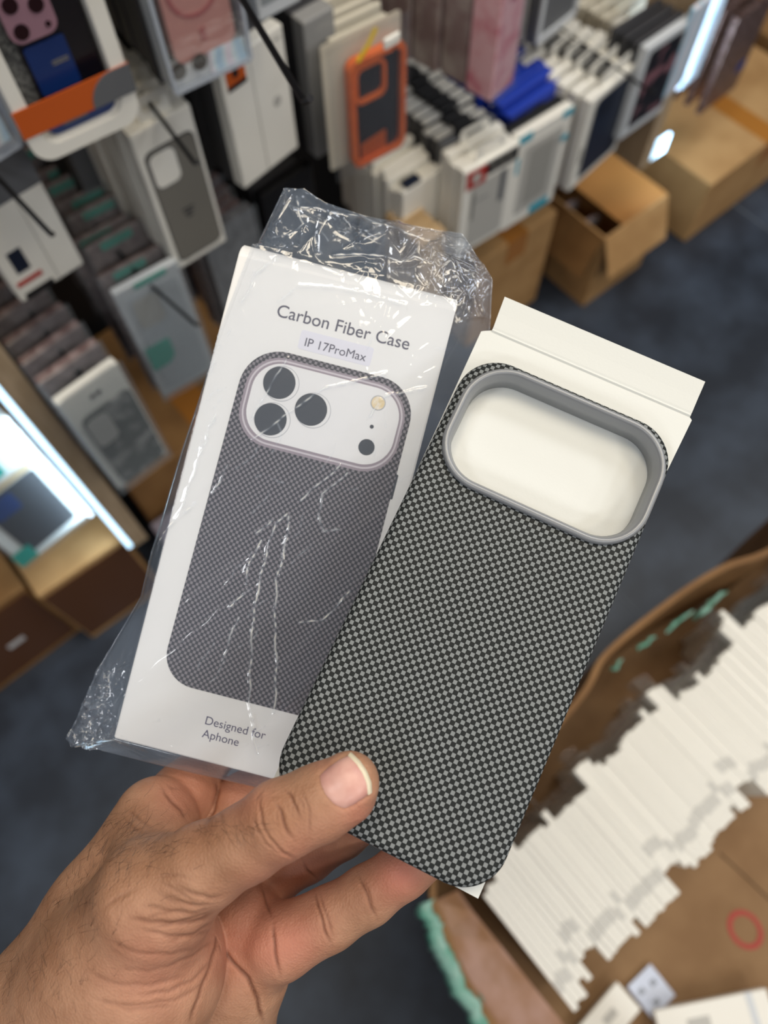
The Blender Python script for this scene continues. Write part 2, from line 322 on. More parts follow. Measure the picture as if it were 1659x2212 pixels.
# ---- the clear bag round the box
m_bag = film('bag_film', (.965, .972, .985), .078, (200, 220, 248), .05, 1.7, bump=.05, bscale=160, soft=.3, glint=.75)
def bag():
    px = {'L': [(150, 1618), (136, 1600), (160, 1556), (205, 1450), (252, 1372), (300, 1290), (322, 1195), (345, 1120), (388, 975), (430, 850), (472, 740), (518, 620), (560, 510), (612, 402)],
          'R': [(700, 1735), (704, 1722), (716, 1690), (752, 1590), (790, 1490), (826, 1390), (858, 1300), (884, 1210), (930, 1080), (975, 950), (1030, 830), (1060, 715), (1066, 600), (1000, 500)]}
    c = np.array([-.03819, .00209, .3015]); X = np.array([.9684, .2493, 0]); Z = np.array([.2493, -.9684, 0])
    def loc(p): q = np.array([(p[0] - CX) / F, (p[1] - CY) / F, 1]) * .306 - c; return np.array([q @ X, q @ Z]) * 1000
    Lp = np.array([loc(p) for p in px['L']]); Rp = np.array([loc(p) for p in px['R']])
    topmid = [loc((655, 402)), loc((700, 432)), loc((790, 462)), loc((900, 484))]
    botmid = [loc((240, 1604)), loc((330, 1645)), loc((420, 1668)), loc((560, 1700))]
    NU, NV = 320, 600
    t = np.linspace(0, 1, NV); idx = np.linspace(0, 1, len(Lp))
    Lc = np.stack([np.interp(t, idx, Lp[:, k]) for k in (0, 1)], 1); Rc = np.stack([np.interp(t, idx, Rp[:, k]) for k in (0, 1)], 1)
    s = np.linspace(0, 1, NU)
    G = Lc[:, None, :] * (1 - s)[None, :, None] + Rc[:, None, :] * s[None, :, None]
    # bow the open top and the bottom seam to their outlines
    for pts, row, sg in ((topmid, -1, 1), (botmid, 0, -1)):
        base = G[row]; P = np.array([G[row, 0]] + pts + [G[row, -1]])
        d = np.interp(base[:, 0], P[:, 0], P[:, 1]) - base[:, 1]
        wgt = (np.clip((t - .86) / .14, 0, 1) if sg > 0 else np.clip((.1 - t) / .1, 0, 1)) ** 1.3
        G[:, :, 1] += wgt[:, None] * d[None, :]
    x, z = G[..., 0], G[..., 1]
    dx = np.maximum(np.abs(x) - 44, 0); dz = np.maximum(np.abs(z) - 100.7, 0); drect = np.hypot(dx, dz)
    ds = np.minimum(s[None, :] * (np.abs(Rc - Lc).sum(1))[:, None], (1 - s)[None, :] * (np.abs(Rc - Lc).sum(1))[:, None]); dt = np.minimum(t * 250, (1 - t) * 250)[:, None]
    dout = np.minimum(ds, dt)
    k = np.clip(dout / (dout + drect + 1e-6), 0, 1); k = k ** .8; k[drect <= 0] = 1
    rim = np.clip(dout / 1.5, 0, 1); k *= rim
    free = np.clip(drect / 12, 0, 1)
    # sharp folds: straight ridges of random length laid over the sheet, denser where no box stretches the film
    def folds(n, amp, region, wid, rng):
        h = np.zeros_like(x)
        for _ in range(n):
            cx_, cz_, a, ln = region(rng); ca, sa = math.cos(a), math.sin(a)
            u = (x - cx_) * ca + (z - cz_) * sa; v = -(x - cx_) * sa + (z - cz_) * ca
            v = v + rng.normal(0, .02) * u * u / max(ln, 1) + .5 * np.sin(u * rng.uniform(.15, .5) + rng.uniform(0, 6))
            w = wid * rng.uniform(.5, 1.8)
            h += rng.normal(0, amp) * np.exp(-np.abs(v) / w) * np.exp(-(u / ln) ** 4)
        return h
    def anyw(r): return r.uniform(-55, 55), r.uniform(-105, 125), r.choice([1.15, 1.35, .5, 2.2, .75]) + r.normal(0, .3), r.uniform(6, 34)
    def ur(r): return r.choice([r.uniform(8, 46), r.uniform(-46, -36)]), r.uniform(15, 98), r.choice([.9, 2.0, 1.3]) + r.normal(0, .3), r.uniform(4, 16)
    def top(r): return r.uniform(-48, 56), r.uniform(88, 130), r.uniform(0, 3.14), r.uniform(4, 22)
    def topr(r): return r.uniform(25, 56), r.uniform(95, 128), r.uniform(0, 3.14), r.uniform(3, 12)
    def dia(r): return r.uniform(-30, 38), r.uniform(-70, 30), r.uniform(.75, 1.15), r.uniform(14, 45)
    def left(r): return r.uniform(-62, -44), r.uniform(-110, 90), 1.45 + r.normal(0, .15), r.uniform(10, 50)
    def corner(r): return r.uniform(-66, -50), r.uniform(-118, -75), r.uniform(0, 3.14), r.uniform(2, 8)
    def low(r): return r.uniform(-44, 40), r.uniform(-100, -84), r.uniform(-.3, .5), r.uniform(4, 12)
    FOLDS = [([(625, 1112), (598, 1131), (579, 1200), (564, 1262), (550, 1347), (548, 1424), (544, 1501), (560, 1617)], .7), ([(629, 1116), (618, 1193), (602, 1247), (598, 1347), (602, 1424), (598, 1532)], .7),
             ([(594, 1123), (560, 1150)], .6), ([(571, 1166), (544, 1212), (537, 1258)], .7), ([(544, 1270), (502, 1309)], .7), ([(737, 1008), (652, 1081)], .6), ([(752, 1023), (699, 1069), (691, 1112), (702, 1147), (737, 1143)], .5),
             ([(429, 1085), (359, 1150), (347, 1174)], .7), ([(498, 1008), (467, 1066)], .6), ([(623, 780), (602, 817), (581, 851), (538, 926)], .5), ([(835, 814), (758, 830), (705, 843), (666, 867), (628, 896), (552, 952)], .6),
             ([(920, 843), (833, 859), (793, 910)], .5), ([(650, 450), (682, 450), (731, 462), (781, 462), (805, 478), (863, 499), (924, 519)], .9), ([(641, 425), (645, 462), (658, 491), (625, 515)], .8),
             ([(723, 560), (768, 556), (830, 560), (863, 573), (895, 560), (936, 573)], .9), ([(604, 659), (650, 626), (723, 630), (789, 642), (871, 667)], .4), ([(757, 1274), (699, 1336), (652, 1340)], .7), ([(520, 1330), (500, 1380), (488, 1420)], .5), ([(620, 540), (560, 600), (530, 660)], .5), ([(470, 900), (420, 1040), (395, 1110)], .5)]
    V, Fc, WH = [], [], []
    for side, sg, seed in (('f', -1, 3), ('b', 1, 5)):
        rng = np.random.default_rng(seed)
        h = folds(90, .10, anyw, .9, rng) + folds(60, .8, top, 1.3, rng) * np.clip((z - 90) / 12, 0, 1) + folds(70, .6, topr, .8, rng) * np.clip((z - 92) / 8, 0, 1)
        h += folds(90, .13, ur, .8, rng) + folds(45, .30, dia, 1.4, rng) + folds(30, .5, left, 1.2, rng) * free + folds(110, .8, corner, .8, rng) * free + folds(20, .07, low, .8, rng)
        glint_mask = np.zeros_like(x)
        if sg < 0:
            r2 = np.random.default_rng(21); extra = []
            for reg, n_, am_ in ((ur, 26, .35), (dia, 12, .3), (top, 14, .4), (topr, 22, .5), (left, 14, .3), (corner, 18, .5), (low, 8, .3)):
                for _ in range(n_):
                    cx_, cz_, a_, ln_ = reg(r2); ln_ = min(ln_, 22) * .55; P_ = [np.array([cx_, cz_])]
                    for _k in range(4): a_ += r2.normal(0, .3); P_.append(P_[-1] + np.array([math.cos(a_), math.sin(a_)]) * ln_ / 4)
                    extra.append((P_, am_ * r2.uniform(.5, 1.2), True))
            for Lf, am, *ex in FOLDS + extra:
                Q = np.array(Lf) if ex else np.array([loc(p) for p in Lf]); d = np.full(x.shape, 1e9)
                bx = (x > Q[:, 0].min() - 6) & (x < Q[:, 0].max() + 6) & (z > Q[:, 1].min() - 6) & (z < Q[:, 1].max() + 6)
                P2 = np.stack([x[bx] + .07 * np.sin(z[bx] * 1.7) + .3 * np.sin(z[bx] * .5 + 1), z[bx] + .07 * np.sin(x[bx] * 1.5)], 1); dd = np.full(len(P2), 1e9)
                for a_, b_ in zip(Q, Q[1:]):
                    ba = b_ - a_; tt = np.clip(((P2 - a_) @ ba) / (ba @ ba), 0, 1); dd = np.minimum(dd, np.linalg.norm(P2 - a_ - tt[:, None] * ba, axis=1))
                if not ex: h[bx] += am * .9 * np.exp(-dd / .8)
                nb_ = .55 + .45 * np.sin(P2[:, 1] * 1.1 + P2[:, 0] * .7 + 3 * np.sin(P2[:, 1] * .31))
                glint_mask[bx] = np.maximum(glint_mask[bx], np.exp(-(dd / (.24 if ex else .30)) ** 2) * np.clip(am * (1 if ex else 1.25), 0, 1) * nb_)  # pale glint painted along every fold line
        base = (.9 + TH / 2) * k
        yy = TH / 2 + sg * (base + .25 + np.abs(h) * (.55 + .9 * free) * np.clip(dout / 3, .15, 1)) + h * free * .8
        if sg < 0: yy = np.where(drect <= 0, np.minimum(yy, -.75), yy)
        else: yy = np.where(drect <= 0, np.maximum(yy, TH + .3), yy)
        WH.append(glint_mask.ravel())
        V.append(np.stack([x, yy, z], -1).reshape(-1, 3) * MM)
        I = np.arange(NU * NV).reshape(NV, NU) + (0 if sg < 0 else NU * NV)
        q = np.stack([I[:-1, :-1], I[:-1, 1:], I[1:, 1:], I[1:, :-1]], -1).reshape(-1, 4)
        Fc.append(q if sg < 0 else q[:, ::-1])
    V = np.concatenate(V); Fc = np.concatenate(Fc)
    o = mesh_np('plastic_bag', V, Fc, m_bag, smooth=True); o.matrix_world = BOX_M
    o.data.attributes.new('fold_glint', 'FLOAT', 'POINT').data.foreach_set('value', np.concatenate(WH).astype(np.float32))
    tag(o, 'crinkled clear plastic bag wrapped around the white printed box', 'bag')
def mesh_np(name, V, Fq, m, parent=None, smooth=True):
    me = bpy.data.meshes.new(name); n = len(Fq); w = Fq.shape[1]
    me.vertices.add(len(V)); me.vertices.foreach_set('co', V.astype(np.float32).ravel())
    me.loops.add(n * w); me.loops.foreach_set('vertex_index', Fq.astype(np.int32).ravel())
    me.polygons.add(n); me.polygons.foreach_set('loop_start', np.arange(0, n * w, w, dtype=np.int32))
    me.update(calc_edges=True); me.validate()
    if smooth: me.polygons.foreach_set('use_smooth', np.ones(len(me.polygons), dtype=bool))
    return link(name, me, m, parent)
bag()
# ================================================================ the hand: one continuous skin grown from tapered bones
def cpt(px, py, d): return np.array([(px - CX) / F * d, (py - CY) / F * d, d])
class Limb:
    def __init__(s, pts, k): s.p = [(cpt(x, y, d), r) for x, y, d, r in pts]; s.k = k
def cone_sdf(P, a, ra, b, rb):
    ba = b - a; L2 = ba @ ba; t = np.clip(((P - a) @ ba) / L2, 0, 1)
    return np.linalg.norm(P - a - t[:, None] * ba, axis=1) - (ra + (rb - ra) * t)
def smin(a, b, k):
    h = np.clip(k - np.abs(a - b), 0, None) / k
    return np.minimum(a, b) - h * h * h * k / 6
THUMB = Limb([(757, 1686, .2375, .0086), (742, 1706, .2395, .0100), (688, 1735, .2395, .0113), (605, 1772, .239, .0118), (535, 1820, .2425, .0116), (440, 1872, .247, .0132), (335, 1945, .253, .0185)], .005)
BODY = [Limb([(335, 1945, .256, .0195), (240, 2120, .274, .030), (120, 2215, .286, .0300), (-120, 2400, .298, .0315), (-330, 2560, .305, .034)], .010),
        Limb([(338, 1768, .303, .0158), (235, 1985, .292, .0235), (120, 2210, .287, .0305)], .010),
        Limb([(300, 2095, .270, .0300), (238, 2245, .280, .0295)], .012),
        Limb([(335, 1790, .296, .0140), (330, 1930, .266, .0170)], .012)]
PALM = [Limb([(528, 1992, .2935, .0150), (506, 2090, .2975, .0205), (442, 2250, .306, .0265), (300, 2330, .302, .0300), (90, 2330, .298, .0310)], .008),
        Limb([(415, 1870, .312, .0125), (490, 2040, .304, .0165)], .008), Limb([(345, 1780, .308, .012), (430, 1900, .31, .012)], .008)]
INDEX = Limb([(345, 1775, .305, .0135), (400, 1716, .3165, .0136), (452, 1640, .3280, .0092), (520, 1585, .3300, .0082), (600, 1560, .3300, .0074)], .004)
MIDDLE = Limb([(440, 1865, .312, .0125), (524, 1742, .3205, .0130), (600, 1665, .3290, .0096), (668, 1610, .3310, .0082), (740, 1580, .331, .0075)], .004)
RING = Limb([(515, 1965, .307, .0125), (590, 1887, .309, .0112), (665, 1844, .307, .0105), (740, 1796, .300, .0098), (800, 1757, .289, .0088), (850, 1724, .286, .0076)], .004)
LITTLE = Limb([(580, 2060, .2895, .0122), (608, 2034, .2855, .0130), (712, 1984, .2825, .0109), (795, 1934, .280, .0102), (872, 1880, .276, .0094), (930, 1846, .2735, .0078)], .004)
def limb_sdf(P, L):
    d = None
    for (a, ra), (b, rb) in zip(L.p, L.p[1:]):
        e = cone_sdf(P, a, ra, b, rb); d = e if d is None else smin(d, e, L.k)
    return d
def hand_sdf(P):
    front = limb_sdf(P, THUMB)
    for L in BODY: front = smin(front, limb_sdf(P, L), L.k if L is not BODY[0] else .010)
    back = limb_sdf(P, PALM[0])
    for L in PALM[1:]: back = smin(back, limb_sdf(P, L), L.k)
    fi = smin(limb_sdf(P, INDEX), limb_sdf(P, MIDDLE), .0012)
    fi = smin(fi, limb_sdf(P, RING), .0015); fi = smin(fi, limb_sdf(P, LITTLE), .0015)
    back = smin(back, fi, .006)
    return smin(front, back, .0022)
def hand_sdf_all(P, n=400000):
    return np.concatenate([hand_sdf(P[i:i + n]) for i in range(0, len(P), n)])
def sdf_normal(P):
    e = .0003; g = np.stack([hand_sdf_all(P + np.eye(3)[i] * e) - hand_sdf_all(P - np.eye(3)[i] * e) for i in range(3)], 1)
    return g / np.maximum(np.linalg.norm(g, axis=1, keepdims=True), 1e-9)
def surface_nets(H, lo, dims):
    B = 8; nb = [-(-d // B) for d in dims]; dims = [b * B for b in nb]
    D = np.full(dims, 1.0, np.float32)
    bc = np.stack(np.meshgrid(*[np.arange(b) for b in nb], indexing='ij'), -1).reshape(-1, 3)
    c = lo + (bc * B + (B - 1) / 2) * H
    act = bc[np.abs(hand_sdf_all(c)) < H * B * 1.25]
    off = np.stack(np.meshgrid(*[np.arange(B)] * 3, indexing='ij'), -1).reshape(-1, 3)
    for i in range(0, len(act), 600):
        q = (act[i:i + 600, None, :] * B + off[None]).reshape(-1, 3)
        D[q[:, 0], q[:, 1], q[:, 2]] = hand_sdf_all(lo + q * H)
    ins = act[hand_sdf_all(lo + (act * B + (B - 1) / 2) * H) < 9]   # active blocks only; blocks deep inside stay untouched
    S = D < 0
    cnt = np.zeros([d - 1 for d in dims], np.int8)
    for a in (0, 1):
        for b in (0, 1):
            for e in (0, 1): cnt += S[a:dims[0] - 1 + a, b:dims[1] - 1 + b, e:dims[2] - 1 + e]
    ex = []
    known = D < .99
    cell = np.argwhere((cnt > 0) & (cnt < 8))
    kk = np.ones(len(cell), bool)
    for a in (0, 1):
        for b in (0, 1):
            for e in (0, 1): kk &= known[cell[:, 0] + a, cell[:, 1] + b, cell[:, 2] + e]
    cell = cell[kk]
    acc = np.zeros((len(cell), 3)); num = np.zeros(len(cell))
    cor = [(a, b, e) for a in (0, 1) for b in (0, 1) for e in (0, 1)]
    for i in range(8):
        for j in range(i + 1, 8):
            if sum(abs(np.array(cor[i]) - cor[j])) != 1: continue
            va = D[tuple((cell + cor[i]).T)]; vb = D[tuple((cell + cor[j]).T)]; m = (va < 0) != (vb < 0)
            t = np.where(m, va / np.where(va == vb, 1, va - vb), 0)
            acc += m[:, None] * (np.array(cor[i]) + t[:, None] * (np.array(cor[j]) - np.array(cor[i]))); num += m
    V = lo + (cell + acc / num[:, None]) * H
    idx = np.full(cnt.shape, -1, np.int32); idx[tuple(cell.T)] = np.arange(len(cell))
    Q = []
    for ax in range(3):
        o1, o2 = [(1, 2), (2, 0), (0, 1)][ax]
        sl0 = [slice(1, d - 1) for d in dims]; sl1 = list(sl0); sl0[ax] = slice(0, dims[ax] - 1); sl1[ax] = slice(1, dims[ax])
        e = np.argwhere(S[tuple(sl0)] != S[tuple(sl1)]); base = np.array([s.start for s in sl0]); g = e + base
        u = np.zeros(3, int); v = np.zeros(3, int); u[o1] = 1; v[o2] = 1
        g = g[(g < np.array(cnt.shape)).all(1)]
        q = np.stack([idx[tuple((g - u - v).T)], idx[tuple((g - v).T)], idx[tuple(g.T)], idx[tuple((g - u).T)]], 1)
        flip = ~S[tuple(g.T)]; q[flip] = q[flip][:, ::-1]; Q.append(q[(q >= 0).all(1)])
    return V, np.concatenate(Q)
def subdivide(V, Q):
    n = len(V); E = np.sort(np.concatenate([Q[:, [0, 1]], Q[:, [1, 2]], Q[:, [2, 3]], Q[:, [3, 0]]]), 1)
    U, inv = np.unique(E[:, 0].astype(np.int64) * n + E[:, 1], return_inverse=True)
    em = (V[U // n] + V[U % n]) / 2; fm = V[Q].mean(1); k = len(Q)
    e = [n + inv[i * k:(i + 1) * k] for i in range(4)]; f = n + len(U) + np.arange(k)
    R = np.concatenate([np.stack([Q[:, i], e[i], f, e[i - 1]], 1) for i in range(4)])
    return np.concatenate([V, em, fm]), R
def project(V, n=3):
    for _ in range(n): V = V - sdf_normal(V) * hand_sdf_all(V)[:, None] * .9
    return V
HV, HQ = surface_nets(.0009, np.array([-.235, .070, .212]), (300, 230, 160))
HV = project(HV, 2)
HV, HQ = subdivide(HV, HQ); HV = project(HV, 1)
# second split only where the photograph shows the skin close
PXY = HV[:, :2] / HV[:, 2:] * F + np.array([CX, CY])
HN = sdf_normal(HV)
facing = np.clip(-(HN * _n(np.array([0, .2, 1.]))).sum(1), 0, 1)
# fold lines of the skin, drawn as polylines (frame position), depth and width in mm
CREASE = [
    # thumb knuckle
    ([(563, 1715), (560, 1740), (566, 1775), (582, 1810), (612, 1842), (640, 1858)], .45, .45), ([(592, 1730), (606, 1748), (614, 1775), (622, 1800), (634, 1818)], .7, .5),
    ([(608, 1700), (630, 1720), (640, 1745), (646, 1772)], .55, .45), ([(650, 1705), (664, 1735), (668, 1770), (668, 1810)], .25, .4), ([(576, 1730), (590, 1722), (606, 1718)], .25, .5),
    ([(585, 1772), (600, 1780), (612, 1790)], .22, .5), ([(640, 1722), (655, 1738), (652, 1760)], .2, .4), ([(548, 1780), (575, 1822), (610, 1850)], .2, .4),
    # wrinkles where the thumb meets the thenar
    ([(380, 1915), (420, 1930), (455, 1940), (490, 1935)], 0.36, .8), ([(275, 1982), (330, 1992), (390, 1996), (440, 1985), (470, 1966)], 0.49, .8), ([(300, 2005), (360, 2022), (420, 2022), (462, 2008)], 0.28, .8),
    ([(230, 2030), (300, 2060), (370, 2062), (430, 2045)], 0.26, .9), ([(190, 2100), (250, 2125), (330, 2128), (410, 2105)], 0.24, .9), ([(200, 2155), (280, 2180), (380, 2172)], 0.23, .9),
    ([(330, 1925), (380, 1950), (430, 1956), (478, 1950)], 0.24, .7), ([(310, 1955), (360, 1968), (420, 1972), (470, 1958)], 0.28, .7), ([(250, 2090), (320, 2098), (400, 2080)], 0.16, .8), ([(215, 1970), (260, 1935), (300, 1915)], 0.20, .8),
    ([(330, 1900), (380, 1890), (420, 1900)], 0.16, .7),
    ([(468, 1968), (415, 1982), (372, 1998), (328, 2006)], .34, .6), ([(466, 1986), (424, 2016), (364, 2034)], .34, .6), ([(464, 2028), (416, 2064), (354, 2094)], .3, .6), ([(460, 2072), (416, 2116), (364, 2142), (302, 2150)], .3, .7), ([(440, 2124), (380, 2160), (294, 2172), (240, 2168)], .26, .7), ([(300, 1990), (345, 1975), (395, 1968)], .25, .6), ([(360, 1935), (400, 1952), (440, 1958)], .3, .6),
    ([(340, 1902), (372, 1918), (400, 1936), (424, 1946)], .22, .6), ([(545, 1760), (556, 1790), (575, 1812)], .25, .4), ([(570, 1700), (556, 1720), (552, 1745)], .3, .4), ([(622, 1712), (634, 1736), (632, 1762)], .3, .35), ([(600, 1742), (598, 1762), (604, 1784)], .35, .35),
    # thenar and palm lines
    ([(472, 1985), (468, 2030), (456, 2080), (436, 2135), (420, 2180), (408, 2215)], .5, .7),     ([(468, 2035), (500, 2075), (535, 2115), (558, 2160), (572, 2215)], .9, .8), ([(590, 1990), (592, 2050), (606, 2110)], .6, .7),
    ([(562, 1905), (575, 1945), (590, 1990)], .4, .6),
    # little finger joints
    ([(676, 1925), (690, 1965), (702, 2010), (716, 2044)], .55, .6), ([(688, 1924), (704, 1970), (722, 2030)], .35, .5), ([(774, 1885), (786, 1920), (802, 1960), (816, 1988)], .55, .6), ([(783, 1890), (800, 1940), (812, 1968)], .22, .5),
    ([(652, 1855), (664, 1880), (690, 1905)], .5, .6),
    # index and middle pads
    ([(345, 1695), (355, 1712), (372, 1730), (392, 1750), (402, 1775)], .5, .8), ([(352, 1690), (372, 1702), (396, 1704)], .3, .7), ([(465, 1680), (470, 1710), (462, 1750), (440, 1785)], .5, .7), ([(270, 1745), (300, 1770), (338, 1792)], .3, .8), ([(262, 1760), (290, 1790), (320, 1808)], .25, .8), ([(470, 1745), (478, 1766), (484, 1785)], .3, .6),
]
def poly_dist(P, L):
    d = np.full(len(P), 1e9)
    for a, b in zip(L, L[1:]):
        a, b = np.array(a, float), np.array(b, float); ba = b - a; t = np.clip(((P - a) @ ba) / (ba @ ba), 0, 1); d = np.minimum(d, np.linalg.norm(P - a - t[:, None] * ba, axis=1))
    return d
NAIL = [(690, 1674), (702, 1661), (730, 1640), (760, 1626), (778, 1643), (793, 1664), (803, 1688), (803, 1712), (786, 1726), (764, 1740), (744, 1748), (722, 1738), (703, 1716), (693, 1694)]
vis = facing > .05
dep = np.zeros(len(HV)); dark = np.zeros(len(HV))
wob = np.stack([np.sin(PXY[:, 1] * .11) + np.sin(PXY[:, 1] * .037 + PXY[:, 0] * .05), np.sin(PXY[:, 0] * .13 + 1) + np.sin(PXY[:, 0] * .041)], 1) * .8
for L, a, w in CREASE:
    sel = np.where(vis & (PXY[:, 0] > min(p[0] for p in L) - 25) & (PXY[:, 0] < max(p[0] for p in L) + 25) & (PXY[:, 1] > min(p[1] for p in L) - 25) & (PXY[:, 1] < max(p[1] for p in L) + 25))[0]
    if len(sel) == 0: continue
    d = poly_dist(PXY[sel] + wob[sel], L) / (F / HV[sel, 2]) * 1000
    e0 = np.minimum(np.linalg.norm(PXY[sel] - L[0], axis=1), np.linalg.norm(PXY[sel] - L[-1], axis=1)); fade = np.clip(e0 / 28, .15, 1)
    g = np.exp(-(d / w) ** 2) * fade
    dep[sel] += a * g - a * .14 * np.exp(-((d - 2.2 * w) / (1.6 * w)) ** 2) * fade
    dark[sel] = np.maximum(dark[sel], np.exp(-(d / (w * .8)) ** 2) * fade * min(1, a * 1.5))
dn = poly_dist(PXY, NAIL + NAIL[:1]); ok = vis & (dn < 40) & (HV[:, 2] < .262)
dep[ok] += .5 * np.exp(-(dn[ok] / 4.5) ** 2)
SK = HV - HN * (dep * .001)[:, None]
# natural skin tones: redder finger pads and palm side, browner knuckle and back
def blob(x, y, r): return np.exp(-(((PXY - np.array([x, y])) ** 2).sum(1)) / (r * r))
red = 0.9 * blob(865, 1890, 62) + .5 * blob(640, 2040, 70) + .55 * blob(400, 1710, 75) + .5 * blob(530, 1720, 60) + .55 * blob(520, 2040, 90) + .5 * blob(780, 1760, 50) + .35 * blob(330, 2100, 110) + .3 * blob(700, 1640, 30) + .5 * blob(660, 1880, 90) + .3 * blob(560, 1940, 60)
brown = .8 * blob(600, 1770, 55) + .35 * blob(330, 1830, 130) + .3 * blob(480, 1820, 100) + .3 * blob(120, 2000, 150)
skin = bpy.data.materials.new('skin'); skin.use_nodes = True
def skin_nodes():
    nt = skin.node_tree; b = nt.nodes['Principled BSDF']; L = nt.links.new
    at = nt.nodes.new('ShaderNodeAttribute'); at.attribute_name = 'tone'
    s = nt.nodes.new('ShaderNodeSeparateColor'); L(at.outputs['Color'], s.inputs[0])
    tc = nt.nodes.new('ShaderNodeTexCoord'); n = nt.nodes.new('ShaderNodeTexNoise'); n.inputs['Scale'].default_value = 90; n.inputs['Detail'].default_value = 5; L(tc.outputs['Object'], n.inputs['Vector'])
    cr = nt.nodes.new('ShaderNodeValToRGB'); cr.color_ramp.elements[0].position = .3; cr.color_ramp.elements[1].position = .72
    cr.color_ramp.elements[0].color = lin((163, 120, 94)); cr.color_ramp.elements[1].color = lin((191, 147, 119)); L(n.outputs['Fac'], cr.inputs[0])
    prev = cr.outputs[0]
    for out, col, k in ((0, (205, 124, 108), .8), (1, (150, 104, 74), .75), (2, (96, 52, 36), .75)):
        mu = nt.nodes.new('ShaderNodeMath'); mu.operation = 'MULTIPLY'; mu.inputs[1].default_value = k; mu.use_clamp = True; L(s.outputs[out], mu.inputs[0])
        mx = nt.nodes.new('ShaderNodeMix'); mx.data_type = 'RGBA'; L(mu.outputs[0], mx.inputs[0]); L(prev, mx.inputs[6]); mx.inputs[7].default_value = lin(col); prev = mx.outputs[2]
    L(prev, b.inputs['Base Color']); b.inputs['Roughness'].default_value = .52; b.inputs['Specular IOR Level'].default_value = .35
    b.inputs['Subsurface Weight'].default_value = .12; b.inputs['Subsurface Radius'].default_value = (.004, .0016, .0008); b.inputs['Subsurface Scale'].default_value = 1.0
    v = nt.nodes.new('ShaderNodeTexVoronoi'); v.inputs['Scale'].default_value = 1100; L(tc.outputs['Object'], v.inputs['Vector'])
    n3 = nt.nodes.new('ShaderNodeTexNoise'); n3.inputs['Scale'].default_value = 420; n3.inputs['Detail'].default_value = 3; L(tc.outputs['Object'], n3.inputs['Vector'])
    ad = nt.nodes.new('ShaderNodeMath'); ad.operation = 'ADD'; L(v.outputs['Distance'], ad.inputs[0]); L(n3.outputs['Fac'], ad.inputs[1])
    bp = nt.nodes.new('ShaderNodeBump'); bp.inputs['Strength'].default_value = .35; bp.inputs['Distance'].default_value = .0004; L(ad.outputs[0], bp.inputs['Height']); L(bp.outputs[0], b.inputs['Normal'])
skin_nodes()
HAND_O = O3 + M3 @ cpt(120, 2215, .286)
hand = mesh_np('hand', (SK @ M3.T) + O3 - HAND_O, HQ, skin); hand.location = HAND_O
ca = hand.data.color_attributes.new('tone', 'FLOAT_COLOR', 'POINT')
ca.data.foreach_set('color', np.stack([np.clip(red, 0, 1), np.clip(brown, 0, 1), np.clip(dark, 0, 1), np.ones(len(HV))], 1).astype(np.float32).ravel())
tag(hand, 'left hand with dark wrist hair, thumb pressing on the checked phone case', 'hand')
def march(px, py, d0=.215, d1=.36):
    """where the line of sight through these frame positions first meets the skin (lens space)"""
    dirs = np.stack([(px - CX) / F, (py - CY) / F, np.ones_like(px)], 1); t = np.full(len(px), d0)
    for _ in range(60): t = np.minimum(t + hand_sdf_all(dirs * t[:, None]) * .8, d1)
    return dirs * t[:, None], t < d1 - .001
def nail():
    P = np.array(NAIL, float); c = np.array([748., 1688.]); n = 12; rings = []
    K = len(P) * 4; a = np.linspace(0, len(P), K, endpoint=False)
    Pc = np.stack([np.interp(a, np.arange(len(P) + 1), np.append(P[:, k], P[0, k])) for k in (0, 1)], 1)
    Pc = (np.roll(Pc, 1, 0) + 2 * Pc + np.roll(Pc, -1, 0)) / 4
    V = []
    for i in range(n + 1):
        s = 1 - i / n * .97; q = c + (Pc - c) * s; S, _ = march(q[:, 0], q[:, 1]); N = sdf_normal(S)
        lift = -.35 if i == 0 else .32 * min(1, (i - 1) / 2.) + .12
        V.append(S + N * lift * .001)
    V = np.concatenate(V); f = []
    for i in range(n):
        for k in range(K): f.append((i * K + k, i * K + (k + 1) % K, (i + 1) * K + (k + 1) % K, (i + 1) * K + k))
    f.append(tuple(n * K + k for k in range(K)))
    W = (V @ M3.T) + O3 - HAND_O
    mn = mat('nail', (208, 152, 142), .36, 0, .45, rgb2=(224, 176, 164), nscale=120)
    o = pydata('thumbnail', W, f, mn, hand, smooth=True)
    # free edge
    T = [(758, 1628), (777, 1646), (791, 1667), (800, 1690), (801, 1711)]; T2 = [(752, 1634), (769, 1652), (782, 1672), (790, 1692), (794, 1716)]
    def ex(L): a = np.linspace(0, len(L) - 1, 20); return np.stack([np.interp(a, np.arange(len(L)), np.array(L)[:, k]) for k in (0, 1)], 1)
    A, B = ex(T), ex(T2); rows = []
    for s, lift in ((-.1, .1), (0, .55), (.5, .56), (1, .5), (1.05, .1)):
        q = A + (B - A) * s; S, _ = march(q[:, 0], q[:, 1]); rows.append(S + sdf_normal(S) * lift * .001)
    V = (np.concatenate(rows) @ M3.T) + O3 - HAND_O
    f = [(i * 20 + k, i * 20 + k + 1, (i + 1) * 20 + k + 1, (i + 1) * 20 + k) for i in range(4) for k in range(19)]
    pydata('nail_tip', V, f, mat('nail_edge', (226, 216, 190), .35), o, smooth=True)['label'] = 'pale free edge of the nail'
nail()
